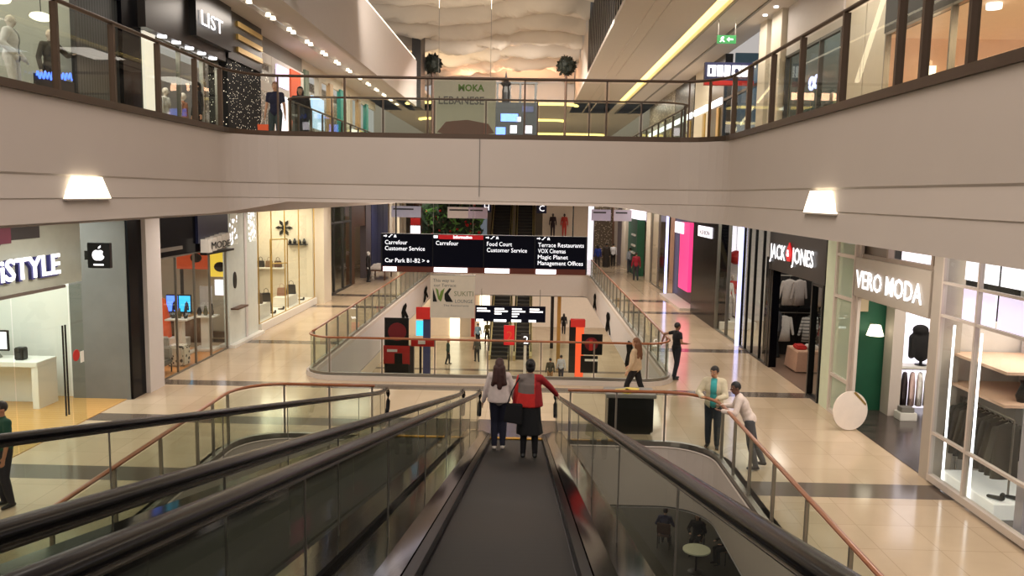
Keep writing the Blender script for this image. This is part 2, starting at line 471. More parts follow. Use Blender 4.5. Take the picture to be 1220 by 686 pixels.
# sculpted wave ceiling over the far void
mb = MB()
nx, ny = 70, 240
def wave(x, y):
    t = (y-24)/27
    b = 15.3-2.9*t
    def saw(q):
        q = q-math.floor(q)
        return q/.82 if q < .82 else (1-q)/.18
    q1 = y*.42+.3*math.sin(x*.5+1.0)+.1*math.sin(x*1.0+y*.2)
    q2 = y*.8+.5*math.sin(x*.75-.6+y*.11)+.1*x
    q3 = y*1.25+x*.35+.6*math.sin(x*.9+y*.3)
    return b-.8+.95*saw(q1)+(.1+.3*t)*saw(q2)+.28*t*t*saw(q3)
rows = [[mb.v((-7.5+10.14*i/nx, 24+27*j/ny, wave(-7.5+10.14*i/nx, 24+27*j/ny))) for i in range(nx+1)] for j in range(ny+1)]
for j in range(ny):
    for i in range(nx): mb.face([rows[j][i], rows[j][i+1], rows[j+1][i+1], rows[j+1][i]])
struct(mb.build('ceiling', 'wave', smooth=True))
struct(MB().box(-16, 14, -10, 24, 15.4, 15.45).build('ceiling', 'ceiling'))
# far ceiling beyond the void with its lit coves
struct(MB().box(-9.9, 7.7, 50, 84, 10.8, 10.95).build('ceiling', 'ceiling'))
struct(MB().box(-5.9, 2.68, 50, 50.2, 10.95, 12.7).build('wall_far_upper', 'paint_grey'))
for (x0, x1, y, w, lab) in ((-7.6, 2.9, 50.3, .35, 'nearest glowing yellow cove line in the far upper ceiling'), (-8.2, 2.6, 61, .4, 'middle glowing yellow cove line in the far upper ceiling'), (-8.6, 6.6, 74.5, .7, 'farthest glowing yellow cove line in the far upper ceiling')):
    P = arc(x0+.8, y+.8, .8, 180, 270, 5)+arc(x1-.8, y+.8, .8, 270, 360, 5)
    tag(MB().tube([(px, py, 10.72) for px, py in P], w/2, 6, rz=.08).build('cove_light', 'lit_yellow', org=((x0+x1)/2, y, 10.72)), lab, 'light')
# long walls behind the shops, end walls
struct(MB().box(-16.2, -16, -10, 84, ZL, 11).build('wall_left', 'paint_grey'))
struct(MB().box(14, 14.2, -10, 84, ZL, 11).build('wall_right', 'paint_grey'))
struct(MB().box(-16, 14, 84, 84.2, ZL, 15).build('wall_end', 'cream'))
struct(MB().box(-16, 14, -10.2, -10, ZL, 0).build('wall_back', 'paint_grey'))

# ------------------------------------------------------------------ glass railings
def railing(label, path, z, h, posts, rail, post_m, gl, base=True, rr=.035, group=None, pr=.017):
    mid = path[len(path)//2]
    t = thing('glass_railing', label, 'railing', (mid[0], mid[1], z), group)
    P = resample(path, .5)
    MB().tube([(x, y, z+h) for x, y in P], rr, 10, rz=rr*.8).build('handrail', rail, t, smooth=True)
    if base:
        mb = MB(); sweep(mb, P, lambda i, x, y: [(-.05, z), (-.05, z+.1), (.05, z+.1), (.05, z)]); mb.build('base_channel', post_m, t)
    L = plen(path); S = sorted(posts)
    for s in S:
        (x, y), (dx, dy) = at_len(path, s)
        mb = MB(); q = pr
        mb.loft([[(x+dx*a*q-dy*b*q*1.6, y+dy*a*q+dx*b*q*1.6, zq) for a, b in ((-1, -1), (1, -1), (1, 1), (-1, 1))] for zq in (z, z+h-.03)])
        mb.build('post', post_m, t)
    for a, b in zip(S, S[1:]):
        pts = [at_len(path, a+.05+(b-a-.1)*k/6)[0] for k in range(7)]
        MB().loft([[(x, y, z+.1), (x, y, z+h-.06)] for x, y in pts], closed=False).build('glass_pane', gl, t)
    return t
def by_y(path, ys, x):
    """arc lengths of the points of a straight run at the given depths"""
    out = []
    for yv in ys:
        best = min((abs(at_len(path, s)[0][1]-yv)+abs(at_len(path, s)[0][0]-x), s) for s in [k*plen(path)/600 for k in range(601)])
        out.append(best[1])
    return out
def by_x(path, xs, y):
    return [min((abs(at_len(path, s)[0][0]-xv)+abs(at_len(path, s)[0][1]-y), s) for s in [k*plen(path)/600 for k in range(601)])[1] for xv in xs]
off = .12
UPL = [(VL-off+.12, 3), (VL-off+.12, 15.4)]
pl = [(VL, 3.0), (VL, 15.6)]
railing('bronze framed glass railing above the grey fascia, below the black shop sign', pl, ZU, 1.2, by_y(pl, [4.2, 6.0, 7.6, 8.9, 10.16, 11.54, 12.96, 14.38, 15.55], VL), 'bronze', 'bronze', 'glass', rr=.035, pr=.026)
pr_ = [(VR, 3.0), (VR, 15.6)]
railing('bronze framed glass railing curving away in front of the peach lit upper shop', pr_, ZU, 1.2, by_y(pr_, [4.0, 5.6, 7.3, 8.17, 8.72, 10.23, 11.78, 13.15, 14.5, 15.55], VR), 'bronze', 'bronze', 'glass', rr=.035, pr=.026)
pb = arc(VL+1, 15.6, 1.0, 180, 90)+arc(VR-1, 15.6, 1.0, 90, 0)
pb = [(x, min(y, 16.56)) for x, y in pb]
railing('bronze glass railing along the front edge of the upper bridge', pb, ZU, 1.2, by_x(pb, [-5.1, -3.75, -2.05, -.1, 1.55, 3.2, 3.75], 16.5), 'bronze', 'bronze', 'glass', rr=.035)
p2 = [(VL, 41.5), (VL, 20.1)]+arc(VL+.8, 20.1, .8, 180, 270, 6)+arc(VR-.8, 20.1, .8, 270, 360, 6)+[(VR, 41.5)]
L2 = plen(p2)
railing('second glass railing across the back of the upper bridge and along the far void', p2, ZU, 1.1, [k*L2/44 for k in range(45)], 'bronze', 'bronze', 'glass_green', rr=.03)
# ground level
gl_ = [(VL-.06, 3)]+arc(VL+.94, 15.56, 1.0, 180, 90)+[(-3.15, 16.56)]
railing('wooden topped glass railing curving round the void beside the further moving walkway', gl_, 0, 1.15, by_y(gl_, [3.1, 5.5, 8.0, 9.7, 11.25, 12.74, 14.2, 14.95, 15.7], VL)+by_x(gl_, [-5.06, -4.1, -3.2], 16.5), 'handwood', 'steel', 'glass_green', rr=.04)
gr_ = [(.92, 16.56)]+arc(VR-.94, 15.56, 1.0, 90, 0)+[(VR+.06, 3)]
railing('wooden topped glass railing where two men are leaning', gr_, 0, 1.15, by_x(gr_, [.97, 1.95, 2.97], 16.5)+by_y(gr_, [15.5, 14.55, 13.5, 12.2, 10.7, 9.2, 7.6, 6.0, 3.2], VR), 'handwood', 'steel', 'glass_green', rr=.04)
V2r = [(VL-.25, 51)]+[(VL-.25, 22.75)]+arc(VL+.55, 22.75, .8, 180, 270, 6)+arc(VR-.55, 22.75, .8, 270, 360, 6)+[(VR+.25, 51)]
Lr = plen(V2r)
railing('wooden topped glass railing all round the far void to the level below', V2r, .1, 1.08, [k*Lr/46 for k in range(47)], 'handwood', 'steel', 'glass_green', rr=.04)

# ------------------------------------------------------------------ moving walkways
SL = .226; Y0 = 16.7
def zb(y): return max(0.0, SL*(Y0-y))
def walkway(cx, label, y_top=-3.0):
    t = thing('moving_walkway', label, 'moving walkway', (cx, Y0, 0), 'sloping moving walkways')
    hb, hd = .53, .86
    ys = [y_top, 2, 6, 10, 13, Y0, Y0+.05]
    MB().loft([[(cx-hb, y, zb(y)), (cx+hb, y, zb(y))] for y in ys], closed=False).build('belt', 'belt', t)
    mb = MB().box(cx-hb, cx+hb, Y0+.04, Y0+.14, .002, .02); mb.build('comb', 'yellow', t)
    MB().box(cx-hd-.05, cx+hd+.05, Y0+.14, Y0+1.5, .001, .012).build('landing_plate', 'steel_dark', t)
    ye = Y0+.35
    ysd = [y_top, 2, 6, 10, 14, Y0-.6, Y0, ye]
    for s in (-1, 1):
        # skirting rises from the belt, deck slopes outward to the glass
        def ring(y):
            z = zb(y) if y < Y0 else 0
            k = 1 if y < Y0 else max(.3, 1-(y-Y0)/.5)
            return [(cx+s*(hb+.01), y, z-.1), (cx+s*(hb+.01), y, z+.1*k), (cx+s*(hb+.07), y, z+.13*k), (cx+s*(hb+.07), y, z-.1)]
        MB().loft([ring(y) for y in ysd]).build('skirt_panel', 'blackgloss', t)
        def ring2(y):
            z = zb(y) if y < Y0 else 0
            k = 1 if y < Y0 else max(.3, 1-(y-Y0)/.5)
            return [(cx+s*(hb+.08), y, z+.135*k), (cx+s*(hb+.2), y, z+.2*k), (cx+s*(hd+.1), y, z+.2*k), (cx+s*(hd+.1), y, z-.02), (cx+s*(hb+.08), y, z-.02)]
        MB().loft([ring2(y) for y in ysd]).build('deck', 'deck', t)
        # handrail with the rounded newel
        hp = [(cx+s*(hd-.03), y, zb(y)+.985) for y in (y_top, 2, 5, 8, 11, 14, 15.6)]
        hp += [(cx+s*(hd-.03), 16.2, zb(16.2)+.99), (cx+s*(hd-.03), 16.7, 1.01), (cx+s*(hd-.03), 17.0, .99)]
        for a in (70, 45, 20, -10, -40, -70): hp.append((cx+s*(hd-.03), 17.0+.3*math.cos(math.radians(a)), .69+.3*math.sin(math.radians(a))))
        MB().tube(hp, .045, 12, rz=.032).build('handrail', 'rubber', t, smooth=True)
        MB().tube([(p[0], p[1], p[2]-.038) for p in hp[:-4]], .022, 6, rz=.014).build('handrail_guide', 'steel', t)
        k = 0; y = y_top
        while y < 16.6:
            y2 = min(y+2.15, 16.9)
            n = [(y+.008)+(y2-y-.016)*q/4 for q in range(5)]
            MB().loft([[(cx+s*(hd-.03), q, zb(q)+.2), (cx+s*(hd-.03), q, (zb(q) if q < 16.4 else .02)+.95)] for q in n], closed=False).build('glass_panel', 'glass_esc', t)
            MB().loft([[(cx+s*(hd-.03)+dx, y2+dy, z) for dx, dy in ((-.005, -.004), (.005, -.004), (.005, .004), (-.005, .004))] for z in (zb(y2)+.2, zb(y2)+.95)]).build('glass_joint', 'steel', t)
            y = y2
    # truss underneath
    MB().loft([[(cx-hd-.08, y, zb(y)-.03), (cx+hd+.08, y, zb(y)-.03), (cx+hd+.08, y, zb(y)-.85), (cx-hd-.08, y, zb(y)-.85)] for y in (y_top, 6, 12.9)]+[[(cx-hd-.08, 16.3, .05), (cx+hd+.08, 16.3, .05), (cx+hd+.08, 16.3, -.75), (cx-hd-.08, 16.3, -.75)]]).build('truss_cladding', 'paint_grey', t)
    return t
walkway(-.14, 'dark grooved moving walkway carrying the two women down to the ground floor')
walkway(-2.16, 'empty moving walkway running alongside the one with the two women')
# ------------------------------------------------------------------ people
SKIN = {}
def skin(c): 
    if c not in SKIN: SKIN[c] = mat('skin', c, .5, noise=.04)
    return SKIN[c]
CL = {}
def cloth(c, rough=.85):
    if c not in CL: CL[c] = mat('cloth', c, rough, noise=.14, scale=14, bump=.15)
    return CL[c]
def remesh(mb, voxel, it=4):
    bmesh.ops.recalc_face_normals(mb.bm, faces=mb.bm.faces[:])
    me = bpy.data.meshes.new('r'); mb.bm.to_mesh(me); mb.bm.free()
    o = bpy.data.objects.new('r', me); COL.objects.link(o)
    md = o.modifiers.new('r', 'REMESH'); md.mode = 'VOXEL'; md.voxel_size = voxel
    ms = o.modifiers.new('s', 'SMOOTH'); ms.iterations = it; ms.factor = .5
    dg = bpy.context.evaluated_depsgraph_get()
    out = bpy.data.meshes.new_from_object(o.evaluated_get(dg))
    bpy.data.objects.remove(o); bpy.data.meshes.remove(me)
    for p in out.polygons: p.use_smooth = True
    out.materials.clear()
    return out
def cutfaces(me, test):
    bm = bmesh.new(); bm.from_mesh(me)
    kill = [f for f in bm.faces if test(f.calc_center_median())]
    bmesh.ops.delete(bm, geom=kill, context='FACES'); bm.to_mesh(me); bm.free()
def ik(a, t, l1, l2, pole):
    a = Vector(a); t = Vector(t); d = t-a; L = d.length
    if L > (l1+l2)*.995: t = a+d.normalized()*(l1+l2)*.995; d = t-a; L = d.length
    u = d.normalized(); x = (l1*l1-l2*l2+L*L)/(2*L); h = math.sqrt(max(0, l1*l1-x*x))
    p = Vector(pole); p = (p-u*p.dot(u)); p.normalize()
    return a+u*x+p*h, t

def person(label, loc, rz, H=1.7, hands=((-.27, .03, .80), (.27, .03, .80)), feet=((-.1, .0, 0), (.1, .0, 0)), lean=0.0, turn=0.0, nod=0.0,
           skinc=(206, 160, 130), hair='short', hairc=(30, 24, 22), top=(200, 200, 200), sleeve=1.0, bottom=(30, 32, 40), kind='trousers', jacket=None,
           shoes=(30, 28, 28), elbow=((-.6, -1, -.2), (.6, -1, -.2)), seat=None, cover=None, name='person', fine=True, slim=1.0, group=None, cat='person', toe=None):
    """a standing, walking, leaning or sitting figure; local +Y is the way it faces"""
    t = thing(name, label, cat, (0, 0, 0), group)
    k = H/1.7
    pz = .95 if seat is None else seat+.1
    piv = Vector((0, 0, pz))
    Rl = Matrix.Translation(piv) @ Matrix.Rotation(-lean, 4, 'X') @ Matrix.Translation(-Vector((0, 0, .95)))
    S = Matrix.Scale(k, 4)
    nb = Rl @ Vector((0, -.01, 1.44))
    Hd = Rl @ Matrix.Translation((0, 0, 1.5)) @ Matrix.Rotation(turn, 4, 'Z') @ Matrix.Rotation(lean*.6-nod, 4, 'X') @ Matrix.Translation((0, 0, -1.5))
    sh = [Rl @ Vector((s*.168*slim, 0, 1.395)) for s in (-1, 1)]
    hip = [Vector((s*.088, 0, pz-.03)) for s in (-1, 1)]
    kn = []; an = []
    for i in (0, 1):
        f = Vector(feet[i]); a = f+Vector((0, -.03, .085))
        m_, a2 = ik(hip[i], a, .42, .425, (0, 1, .35)); kn.append(m_); an.append(a2)
    el = []; wr = []
    for i in (0, 1):
        m_, w_ = ik(sh[i], hands[i], .285, .25, elbow[i]); el.append(m_); wr.append(w_)
    def torso(mb, g):
        mb.xf = S @ Rl
        mb.ball((0, -.005, .96), (.155*slim+g, .112+g, .125+g), 14, 8)
        mb.ball((0, 0, 1.1), (.128*slim+g, .098+g, .15+g), 14, 8)
        mb.ball((0, .002, 1.26), (.155*slim+g, .112+g, .17+g), 14, 8)
        mb.cap((-.135*slim, -.005, 1.385), .058+g, (.135*slim, -.005, 1.385), .058+g)
        mb.cap((0, -.01, 1.36), .075+g*.6, (0, -.01, 1.44), .055+g*.5)
        mb.xf = S
    def arms(mb, g, part=1.0):
        for i in (0, 1):
            mb.cap(sh[i], .05+g, el[i] if part > .5 else sh[i].lerp(el[i], part*2), .039+g)
            if part > .5: mb.cap(el[i], .039+g, el[i].lerp(wr[i], (part-.5)*2), .028+g)
    def legs(mb, g):
        for i in (0, 1):
            mb.cap(hip[i], .086+g, kn[i], .057+g); 
            mb.cap(kn[i], .057+g, kn[i].lerp(an[i], .35), .055+g); mb.cap(kn[i].lerp(an[i], .35), .055+g, an[i], .039+g)
    # --- body: one continuous skin
    mb = MB(); mb.xf = S
    torso(mb, 0); arms(mb, 0); legs(mb, 0)
    for i in (0, 1):
        f = Vector(feet[i]); tz = Vector((.02*(1 if i else -1), .13, .03))
        mb.cap(an[i]+Vector((0, -.02, -.045)), .035, an[i]+tz+Vector((0, .02, -.085)), .026, flat=.8)
    mb.xf = S @ Hd
    mb.cap((0, -.012, 1.43), .052, (0, .0, 1.53), .05)
    mb.ball((0, .005, 1.61), (.074, .093, .098)); mb.ball((0, .035, 1.545), (.056, .06, .062))
    mb.cap((0, .094, 1.6), .009, (0, .112, 1.572), .014)
    for s in (-1, 1): mb.ball((s*.076, 0, 1.585), (.012, .022, .032), 8, 6)
    mb.xf = S
    for i in (0, 1):
        # palm, four curled fingers and a thumb off the side
        d = (wr[i]-el[i]).normalized(); sx = 1 if i else -1
        a = d.cross(Vector((0, 0, 1)))
        if a.length < .2: a = Vector((0, 1, 0))
        a.normalize(); n_ = a.cross(d)
        if abs(d.z) > .6: n_ = Vector((-sx, 0, 0)); n_ = (n_-d*n_.dot(d)).normalized(); a = d.cross(n_)
        p0 = wr[i]; p1 = p0+d*.075
        mb.cap(p0, .027, p1, .034, flat=.5, ax=n_)
        for q, fl in enumerate((.068, .078, .073, .058)):
            b = p1+a*((q-1.5)*.0195)+d*.018
            c1 = b+d*fl*.5+n_*.004; c2 = c1+d*fl*.36+n_*.016
            mb.cap(b, .0095, c1, .009, 8); mb.cap(c1, .009, c2, .0078, 8)
        tb = p0+d*.028+a*(.028 if not sx else -.028)
        mb.cap(tb, .012, tb+d*.04+a*(-.026)+n_*.012, .0095, 8)
    body = remesh(mb, (.011 if fine else .017)*k, 3)
    link('body', body, skin(skinc), t)
    # --- face
    for s in (-1, 1):
        e = MB(); e.xf = S @ Hd; e.ball((s*.03, .086, 1.607), (.012, .007, .007), 8, 6); eye = e.build('eye', 'white', t, smooth=True)
        e = MB(); e.xf = S @ Hd; e.ball((s*.03, .0915, 1.607), (.0055, .003, .0055), 8, 6); e.ball((s*.031, .09, 1.627), (.017, .006, .0035), 8, 4); e.build('pupil', 'black', eye, smooth=True)
    e = MB(); e.xf = S @ Hd; e.ball((0, .09, 1.538), (.022, .008, .007), 8, 6); e.build('mouth', cloth((150, 80, 76)), t, smooth=True)
    # --- hair
    if hair != 'none':
        mb = MB(); mb.xf = S @ Hd
        mb.ball((0, -.006, 1.622), (.086, .1, .102), 16, 10)
        if hair == 'long':
            mb.ball((0, -.05, 1.57), (.09, .075, .12))
            mb.cap((-.05, -.07, 1.55), .065, (-.075, -.11, 1.3), .06); mb.cap((.05, -.07, 1.55), .065, (.08, -.11, 1.27), .055); mb.cap((0, -.08, 1.5), .065, (.01, -.13, 1.2), .05); mb.cap((-.06, -.1, 1.42), .055, (-.115, -.1, 1.24), .04); mb.cap((.06, -.1, 1.42), .055, (.115, -.11, 1.26), .035); mb.ball((0, -.07, 1.5), (.115, .07, .12))
            mb.cap((-.075, -.02, 1.56), .03, (-.105, -.01, 1.36), .022); mb.cap((.075, -.02, 1.56), .03, (.105, -.01, 1.36), .022)
        elif hair == 'bob':
            mb.ball((0, -.04, 1.57), (.092, .08, .11)); mb.cap((-.07, -.03, 1.56), .035, (-.078, -.03, 1.47), .026); mb.cap((.07, -.03, 1.56), .035, (.078, -.03, 1.47), .026); mb.ball((0, -.06, 1.49), (.075, .05, .06))
        elif hair == 'bun':
            mb.ball((0, -.035, 1.57), (.082, .072, .085)); mb.ball((0, -.115, 1.66), (.045, .04, .045))
        elif hair == 'veil':
            mb.ball((0, -.03, 1.56), (.1, .09, .13)); mb.cap((0, -.03, 1.5), .09, (0, -.03, 1.38), .15); 
        h = remesh(mb, .012*k, 2)
        inv = (S @ Hd).inverted()
        def facepart(c):
            q = inv @ c
            return (q.y > .045 and q.z < 1.655 and abs(q.x) < .085 and q.z > 1.46) or (hair == 'short' and q.z < 1.56) or (hair == 'short' and q.y > -.01 and q.z < 1.60)
        cutfaces(h, facepart)
        link('hair', h, cloth(hairc, .55), t)
    # --- clothes
    if kind == 'trousers' or kind == 'shorts':
        mb = MB(); mb.xf = S @ (Rl if seat is None else Matrix.Translation(piv-Vector((0, 0, .95))))
        mb.ball((0, -.005, .95), (.168*slim, .126, .13)); mb.xf = S
        legs(mb, .016)
        link('trousers', remesh(mb, .016*k, 3), cloth(bottom), t)
    elif kind in ('skirt', 'robe'):
        mb = MB(); mb.xf = S
        zt = 1.06 if kind == 'skirt' else 1.36; zbm = .42 if kind == 'skirt' else .06
        rings = []
        for q in range(9):
            z = zt+(zbm-zt)*q/8; w = (.165+.07*(q/8)) if kind == 'skirt' else (.17+.12*(q/8)**1.2)
            rings.append([(w*math.cos(2*PI*j/18)*(1+.04*math.sin(j*2.4+q)), .78*w*math.sin(2*PI*j/18)*(1+.05*math.cos(j*3.1)), z) for j in range(18)])
        mb.loft(rings)
        if kind == 'robe': torso(mb, .03); arms(mb, .028)
        link('skirt' if kind == 'skirt' else 'robe', remesh(mb, .02*k, 3), cloth(bottom), t)
    if kind != 'robe':
        mb = MB(); torso(mb, .02); arms(mb, .015, sleeve)
        if cover == 'loose':
            mb.xf = S @ Rl
            mb.loft([[((.185+.012*q)*slim*math.cos(2*PI*j/16), (.135+.008*q)*math.sin(2*PI*j/16), 1.3-.1*q) for j in range(16)] for q in range(5)])
            mb.xf = S
        link('shirt', remesh(mb, .016*k, 3), cloth(top), t)
    if jacket:
        mb = MB(); torso(mb, .036); arms(mb, .026); mb.xf = S @ Rl
        mb.ball((0, 0, .93), (.19*slim, .15, .12))
        j = remesh(mb, .018*k, 3); inv = (S @ Rl).inverted()
        cutfaces(j, lambda c: abs((inv @ c).x) < .06 and (inv @ c).y > .04)
        link('jacket', j, cloth(jacket), t)
    for i in (0, 1):
        mb = MB(); mb.xf = S
        mb.cap(an[i]+Vector((0, -.03, -.045)), .044, an[i]+Vector((.02*(1 if i else -1), .14, -.055)), .034, flat=.85)
        mb.cap(an[i]+Vector((0, 0, .01)), .046, an[i]+Vector((0, -.01, -.04)), .044)
        link('shoe', remesh(mb, .014, 2), cloth(shoes, .5), t)
    t.location = loc; t.rotation_euler.z = rz
    t['_wr'] = [list((S @ w)) for w in wr]; del t['_wr']
    return t

# the two women riding down
person('woman in a white long-sleeved top with long reddish brown hair riding the moving walkway', (-.46, 14.55, zb(14.5)), 0, 1.7,
       hands=((-.3, .08, .86), (.27, .16, .92)), feet=((-.075, .0, -.0), (.075, .03, -.0)), hair='long', hairc=(58, 28, 24), top=(214, 200, 196), bottom=(26, 28, 48), shoes=(206, 196, 186), slim=.93, cover='loose')
tz = zb(13.3)
wr = person('woman in a red and grey jacket and black skirt holding the walkway handrail', (.1, 13.3, tz), 0, 1.68,
       hands=((-.27, .12, .84), (.5, .3, 1.0)), hair='bun', hairc=(20, 16, 18), top=(150, 26, 32), bottom=(20, 20, 24), kind='skirt', cover='loose', shoes=(22, 22, 24), skinc=(200, 156, 130), elbow=((-.7, -1, -.2), (1, -.2, -.5)))
# her jacket is grey on the back and one shoulder, red below and on the other side; dark stockings under the skirt
for ch in wr.children:
    if ch.name.startswith('shirt'):
        ch.data.materials.append(cloth((118, 108, 104))); ch.data.materials.append(cloth((204, 44, 40)))
        for p_ in ch.data.polygons:
            c_ = p_.center
            if abs(c_.x) < .2 and c_.z > 1.13 and c_.x < .07 and c_.y < .06: p_.material_index = 1
            elif c_.x < .08 and abs(c_.x) < .25 and c_.y < .06: p_.material_index = 2
mb = MB()
for s_ in (-1, 1): mb.cap((s_*.09, -.02, .62), .075, (s_*.1, -.03, .09), .05)
link('stockings', remesh(mb, .016, 2), cloth((22, 20, 26)), wr)
bag = thing('handbag', 'black shoulder bag hanging at the side of the woman in the red jacket', 'bag', (-.16, 13.22, tz+.78))
MB().loft([[(-.34, 13.1, tz+.66), (-.02, 13.06, tz+.62), (-.02, 13.14, tz+.62), (-.34, 13.16, tz+.66)], [(-.28, 13.09, tz+.98), (-.02, 13.06, tz+.98), (-.02, 13.12, tz+.98), (-.28, 13.13, tz+.98)]]).build('bag_body', cloth((18, 18, 22)), bag, bevel=.015)
MB().tube([(-.27, 13.1, tz+.97), (-.2, 13.06, tz+1.2), (-.08, 13.1, tz+1.42)], .012, 6).build('strap', cloth((18, 18, 22)), bag)

# people on the ground floor
person('woman with long fair brown hair in a tan top striding along the railing', (2.78, 19.95, 0), math.radians(65), 1.68, feet=((-.07, .3, 0), (.07, -.3, .02)), hands=((-.25, .1, .9), (.22, .2, .95)),
       hair='long', hairc=(112, 70, 40), top=(198, 172, 140), bottom=(24, 22, 26), cover='loose')
person('man in black standing with his arm on the corner of the void railing', (4.35, 22.85, 0), math.radians(-70), 1.64, hands=((-.42, -.25, 1.1), (.2, .22, 1.1)), feet=((-.09, .05, 0), (.1, -.1, 0)),
       top=(24, 24, 30), sleeve=.25, bottom=(30, 32, 44), skinc=(150, 108, 84))
person('man in a cream jacket over a teal shirt leaning on the wooden handrail', (3.95, 16.45, 0), math.radians(160), 1.76, hands=((-.12, .36, 1.12), (.2, .34, 1.13)), lean=.12, nod=.15, turn=-.35,
       feet=((-.09, .0, 0), (.1, -.08, 0)), top=(70, 178, 180), jacket=(214, 204, 176), bottom=(52, 58, 70), skinc=(196, 146, 112), sleeve=1.0)
person('man in a white shirt with his back turned leaning over the wooden handrail', (4.36, 15.25, 0), math.radians(78), 1.74, hands=((-.2, .5, 1.12), (.2, .5, 1.12)), lean=.48, turn=.35,
       feet=((-.1, -.12, 0), (.1, -.28, 0)), top=(226, 210, 200), bottom=(84, 84, 88), skinc=(110, 76, 60), hairc=(16, 14, 14))
person('man in a dark green shirt standing before the white glowing electronics shop sign', (-8.42, 12.5, 0), math.radians(150), 1.74, top=(20, 66, 50), sleeve=.35, bottom=(42, 40, 48), skinc=(176, 126, 98), hands=((-.25, .12, .84), (.24, .16, .86)))
person('man in a dark red shirt walking away by the far shops', (6.82, 50.2, 0), 0.1, 1.76, top=(150, 32, 52), bottom=(50, 50, 60), fine=False, feet=((-.08, .14, 0), (.08, -.14, 0)))
person('person in a blue top walking far down the corridor beyond the red shirted man', (5.1, 58, 0), .2, 1.7, top=(40, 60, 150), bottom=(60, 56, 60), fine=False, hair='bob', feet=((-.08, .14, 0), (.08, -.14, 0)))
person('person in a long dark coat walking between two others far down the corridor', (5.85, 59.2, 0), 0, 1.76, kind='robe', bottom=(46, 38, 34), fine=False, feet=((-.08, .05, 0), (.08, -.05, 0)))
person('person in a white top and black trousers far down the corridor', (6.45, 60.2, 0), -.1, 1.68, top=(214, 214, 220), bottom=(20, 20, 24), fine=False)
person('person in a pale grey shirt standing by the green shop', (7.1, 55.5, 0), .4, 1.7, top=(176, 184, 196), bottom=(70, 74, 88), fine=False)
# on the upper bridge
person('man in a navy short sleeved shirt looking over the upper bridge', (-6.85, 22, ZU), PI, 1.78, top=(30, 34, 60), sleeve=.3, bottom=(60, 74, 76), hairc=(150, 110, 90), fine=False)
person('person in a black robe and head covering on the upper bridge', (-6.2, 22.1, ZU), PI+.2, 1.68, kind='robe', bottom=(30, 18, 20), hair='veil', hairc=(24, 16, 18), fine=False)
person('person in dark clothes behind the upper glass railing below the black shop sign', (-8.8, 21.6, ZU), 2.4, 1.7, top=(28, 30, 36), bottom=(30, 30, 34), hair='bob', fine=False)
cb = thing('carrier_bag', 'bright orange shopping bag held beside the man in the navy shirt', 'bag', (-7.18, 21.96, ZU+.5))
MB().loft([[(-7.3, 21.90, ZU+.32), (-7.04, 21.90, ZU+.32), (-7.04, 22.02, ZU+.32), (-7.3, 22.02, ZU+.32)], [(-7.32, 21.92, ZU+.66), (-7.02, 21.92, ZU+.66), (-7.02, 22.0, ZU+.66), (-7.32, 22.0, ZU+.66)]]).build('bag_body', 'orange', cb)
MB().tube([(-7.25, 21.96, ZU+.65), (-7.2, 22.0, ZU+.82), (-7.14, 22.02, ZU+.82), (-7.1, 21.96, ZU+.65)], .012, 6).build('bag_handle', 'white', cb)
# on the lower level
LOW = [
 ('man in a light blue shirt in the group below the white hanging banner', -3.6, 60.5, .3, (150, 190, 215), (34, 36, 44), 'short'),
 ('person in an olive shirt in the group below the white hanging banner', -2.95, 61.5, .5, (120, 112, 60), (40, 36, 34), 'short'),
 ('person in black beside the olive shirt in the group below the banner', -2.35, 62.2, 2.8, (22, 20, 24), (24, 22, 26), 'bob'),
 ('person in a white shirt in the group below the banner', -1.75, 62.8, 3.4, (210, 212, 218), (36, 36, 44), 'short'),
 ('person in a black coat at the end of the group below the banner', -1.2, 61.2, 3.0, (26, 22, 26), (30, 28, 32), 'bob'),
 ('person in dark clothes striding across the lower floor near the tall blue column', -5.2, 53.6, -1.4, (60, 80, 70), (34, 40, 38), 'short'),
 ('man in a dark olive shirt and khaki trousers walking on the lower floor', 1.55, 47.9, .1, (60, 58, 44), (150, 116, 80), 'short'),
 ('man in a pale grey shirt walking beside the man in khaki trousers', 2.25, 48.9, -.1, (190, 196, 206), (48, 50, 64), 'short'),
 ('person in black standing far off by the orange pillar downstairs', 3.2, 66.5, 0, (20, 20, 24), (22, 22, 26), 'bob'),
 ('grey clothed person standing at the foot of the lower escalator', -3.3, 54.6, .4, (96, 96, 92), (60, 60, 62), 'short'),
]
for lab, x, y, r, tp, bt, hr in LOW:
    person(lab, (x, y, ZL), r, 1.72, top=tp, bottom=bt, hair=hr, fine=False, feet=((-.08, .13, 0), (.08, -.13, 0)), skinc=(180, 130, 104))
# the cafe below the void: seated people, a round table and chairs
def chair(loc, rz, label):
    t = thing('cafe_chair', label, 'chair', (0, 0, 0), 'cafe chairs below the void')
    MB().box(-.22, .22, -.22, .22, .43, .47).build('seat', 'wood', t, bevel=.01)
    MB().box(-.22, .22, -.25, -.21, .55, .9).build('backrest', 'wood', t, bevel=.01)
    for a in (-1, 1):
        for b in (-1, 1): MB().cyl((a*.19, b*.2, 0), (a*.19, b*.2, .44 if b > 0 else .88), .018, n=8).build('leg', 'black', t)
    t.location = loc; t.rotation_euler.z = rz
    return t
tb = thing('cafe_table', 'round pale cafe table on the dark floor below the void', 'table', (5.41, 23.85, ZL), 'cafe tables')
MB().lathe((5.41, 23.85, ZL), [(.02, .7), (.42, .71), (.42, .75), (.02, .75)], 28).build('table_top', mat('pale_top', (214, 214, 180), .3, emit=.12), tb)
MB().cyl((5.41, 23.85, ZL), (5.41, 23.85, ZL+.7), .035).build('pedestal', 'black', tb)
MB().lathe((5.41, 23.85, ZL+.011), [(.24, 0), (.24, .02), (.05, .04)], 20).build('base', 'black', tb)
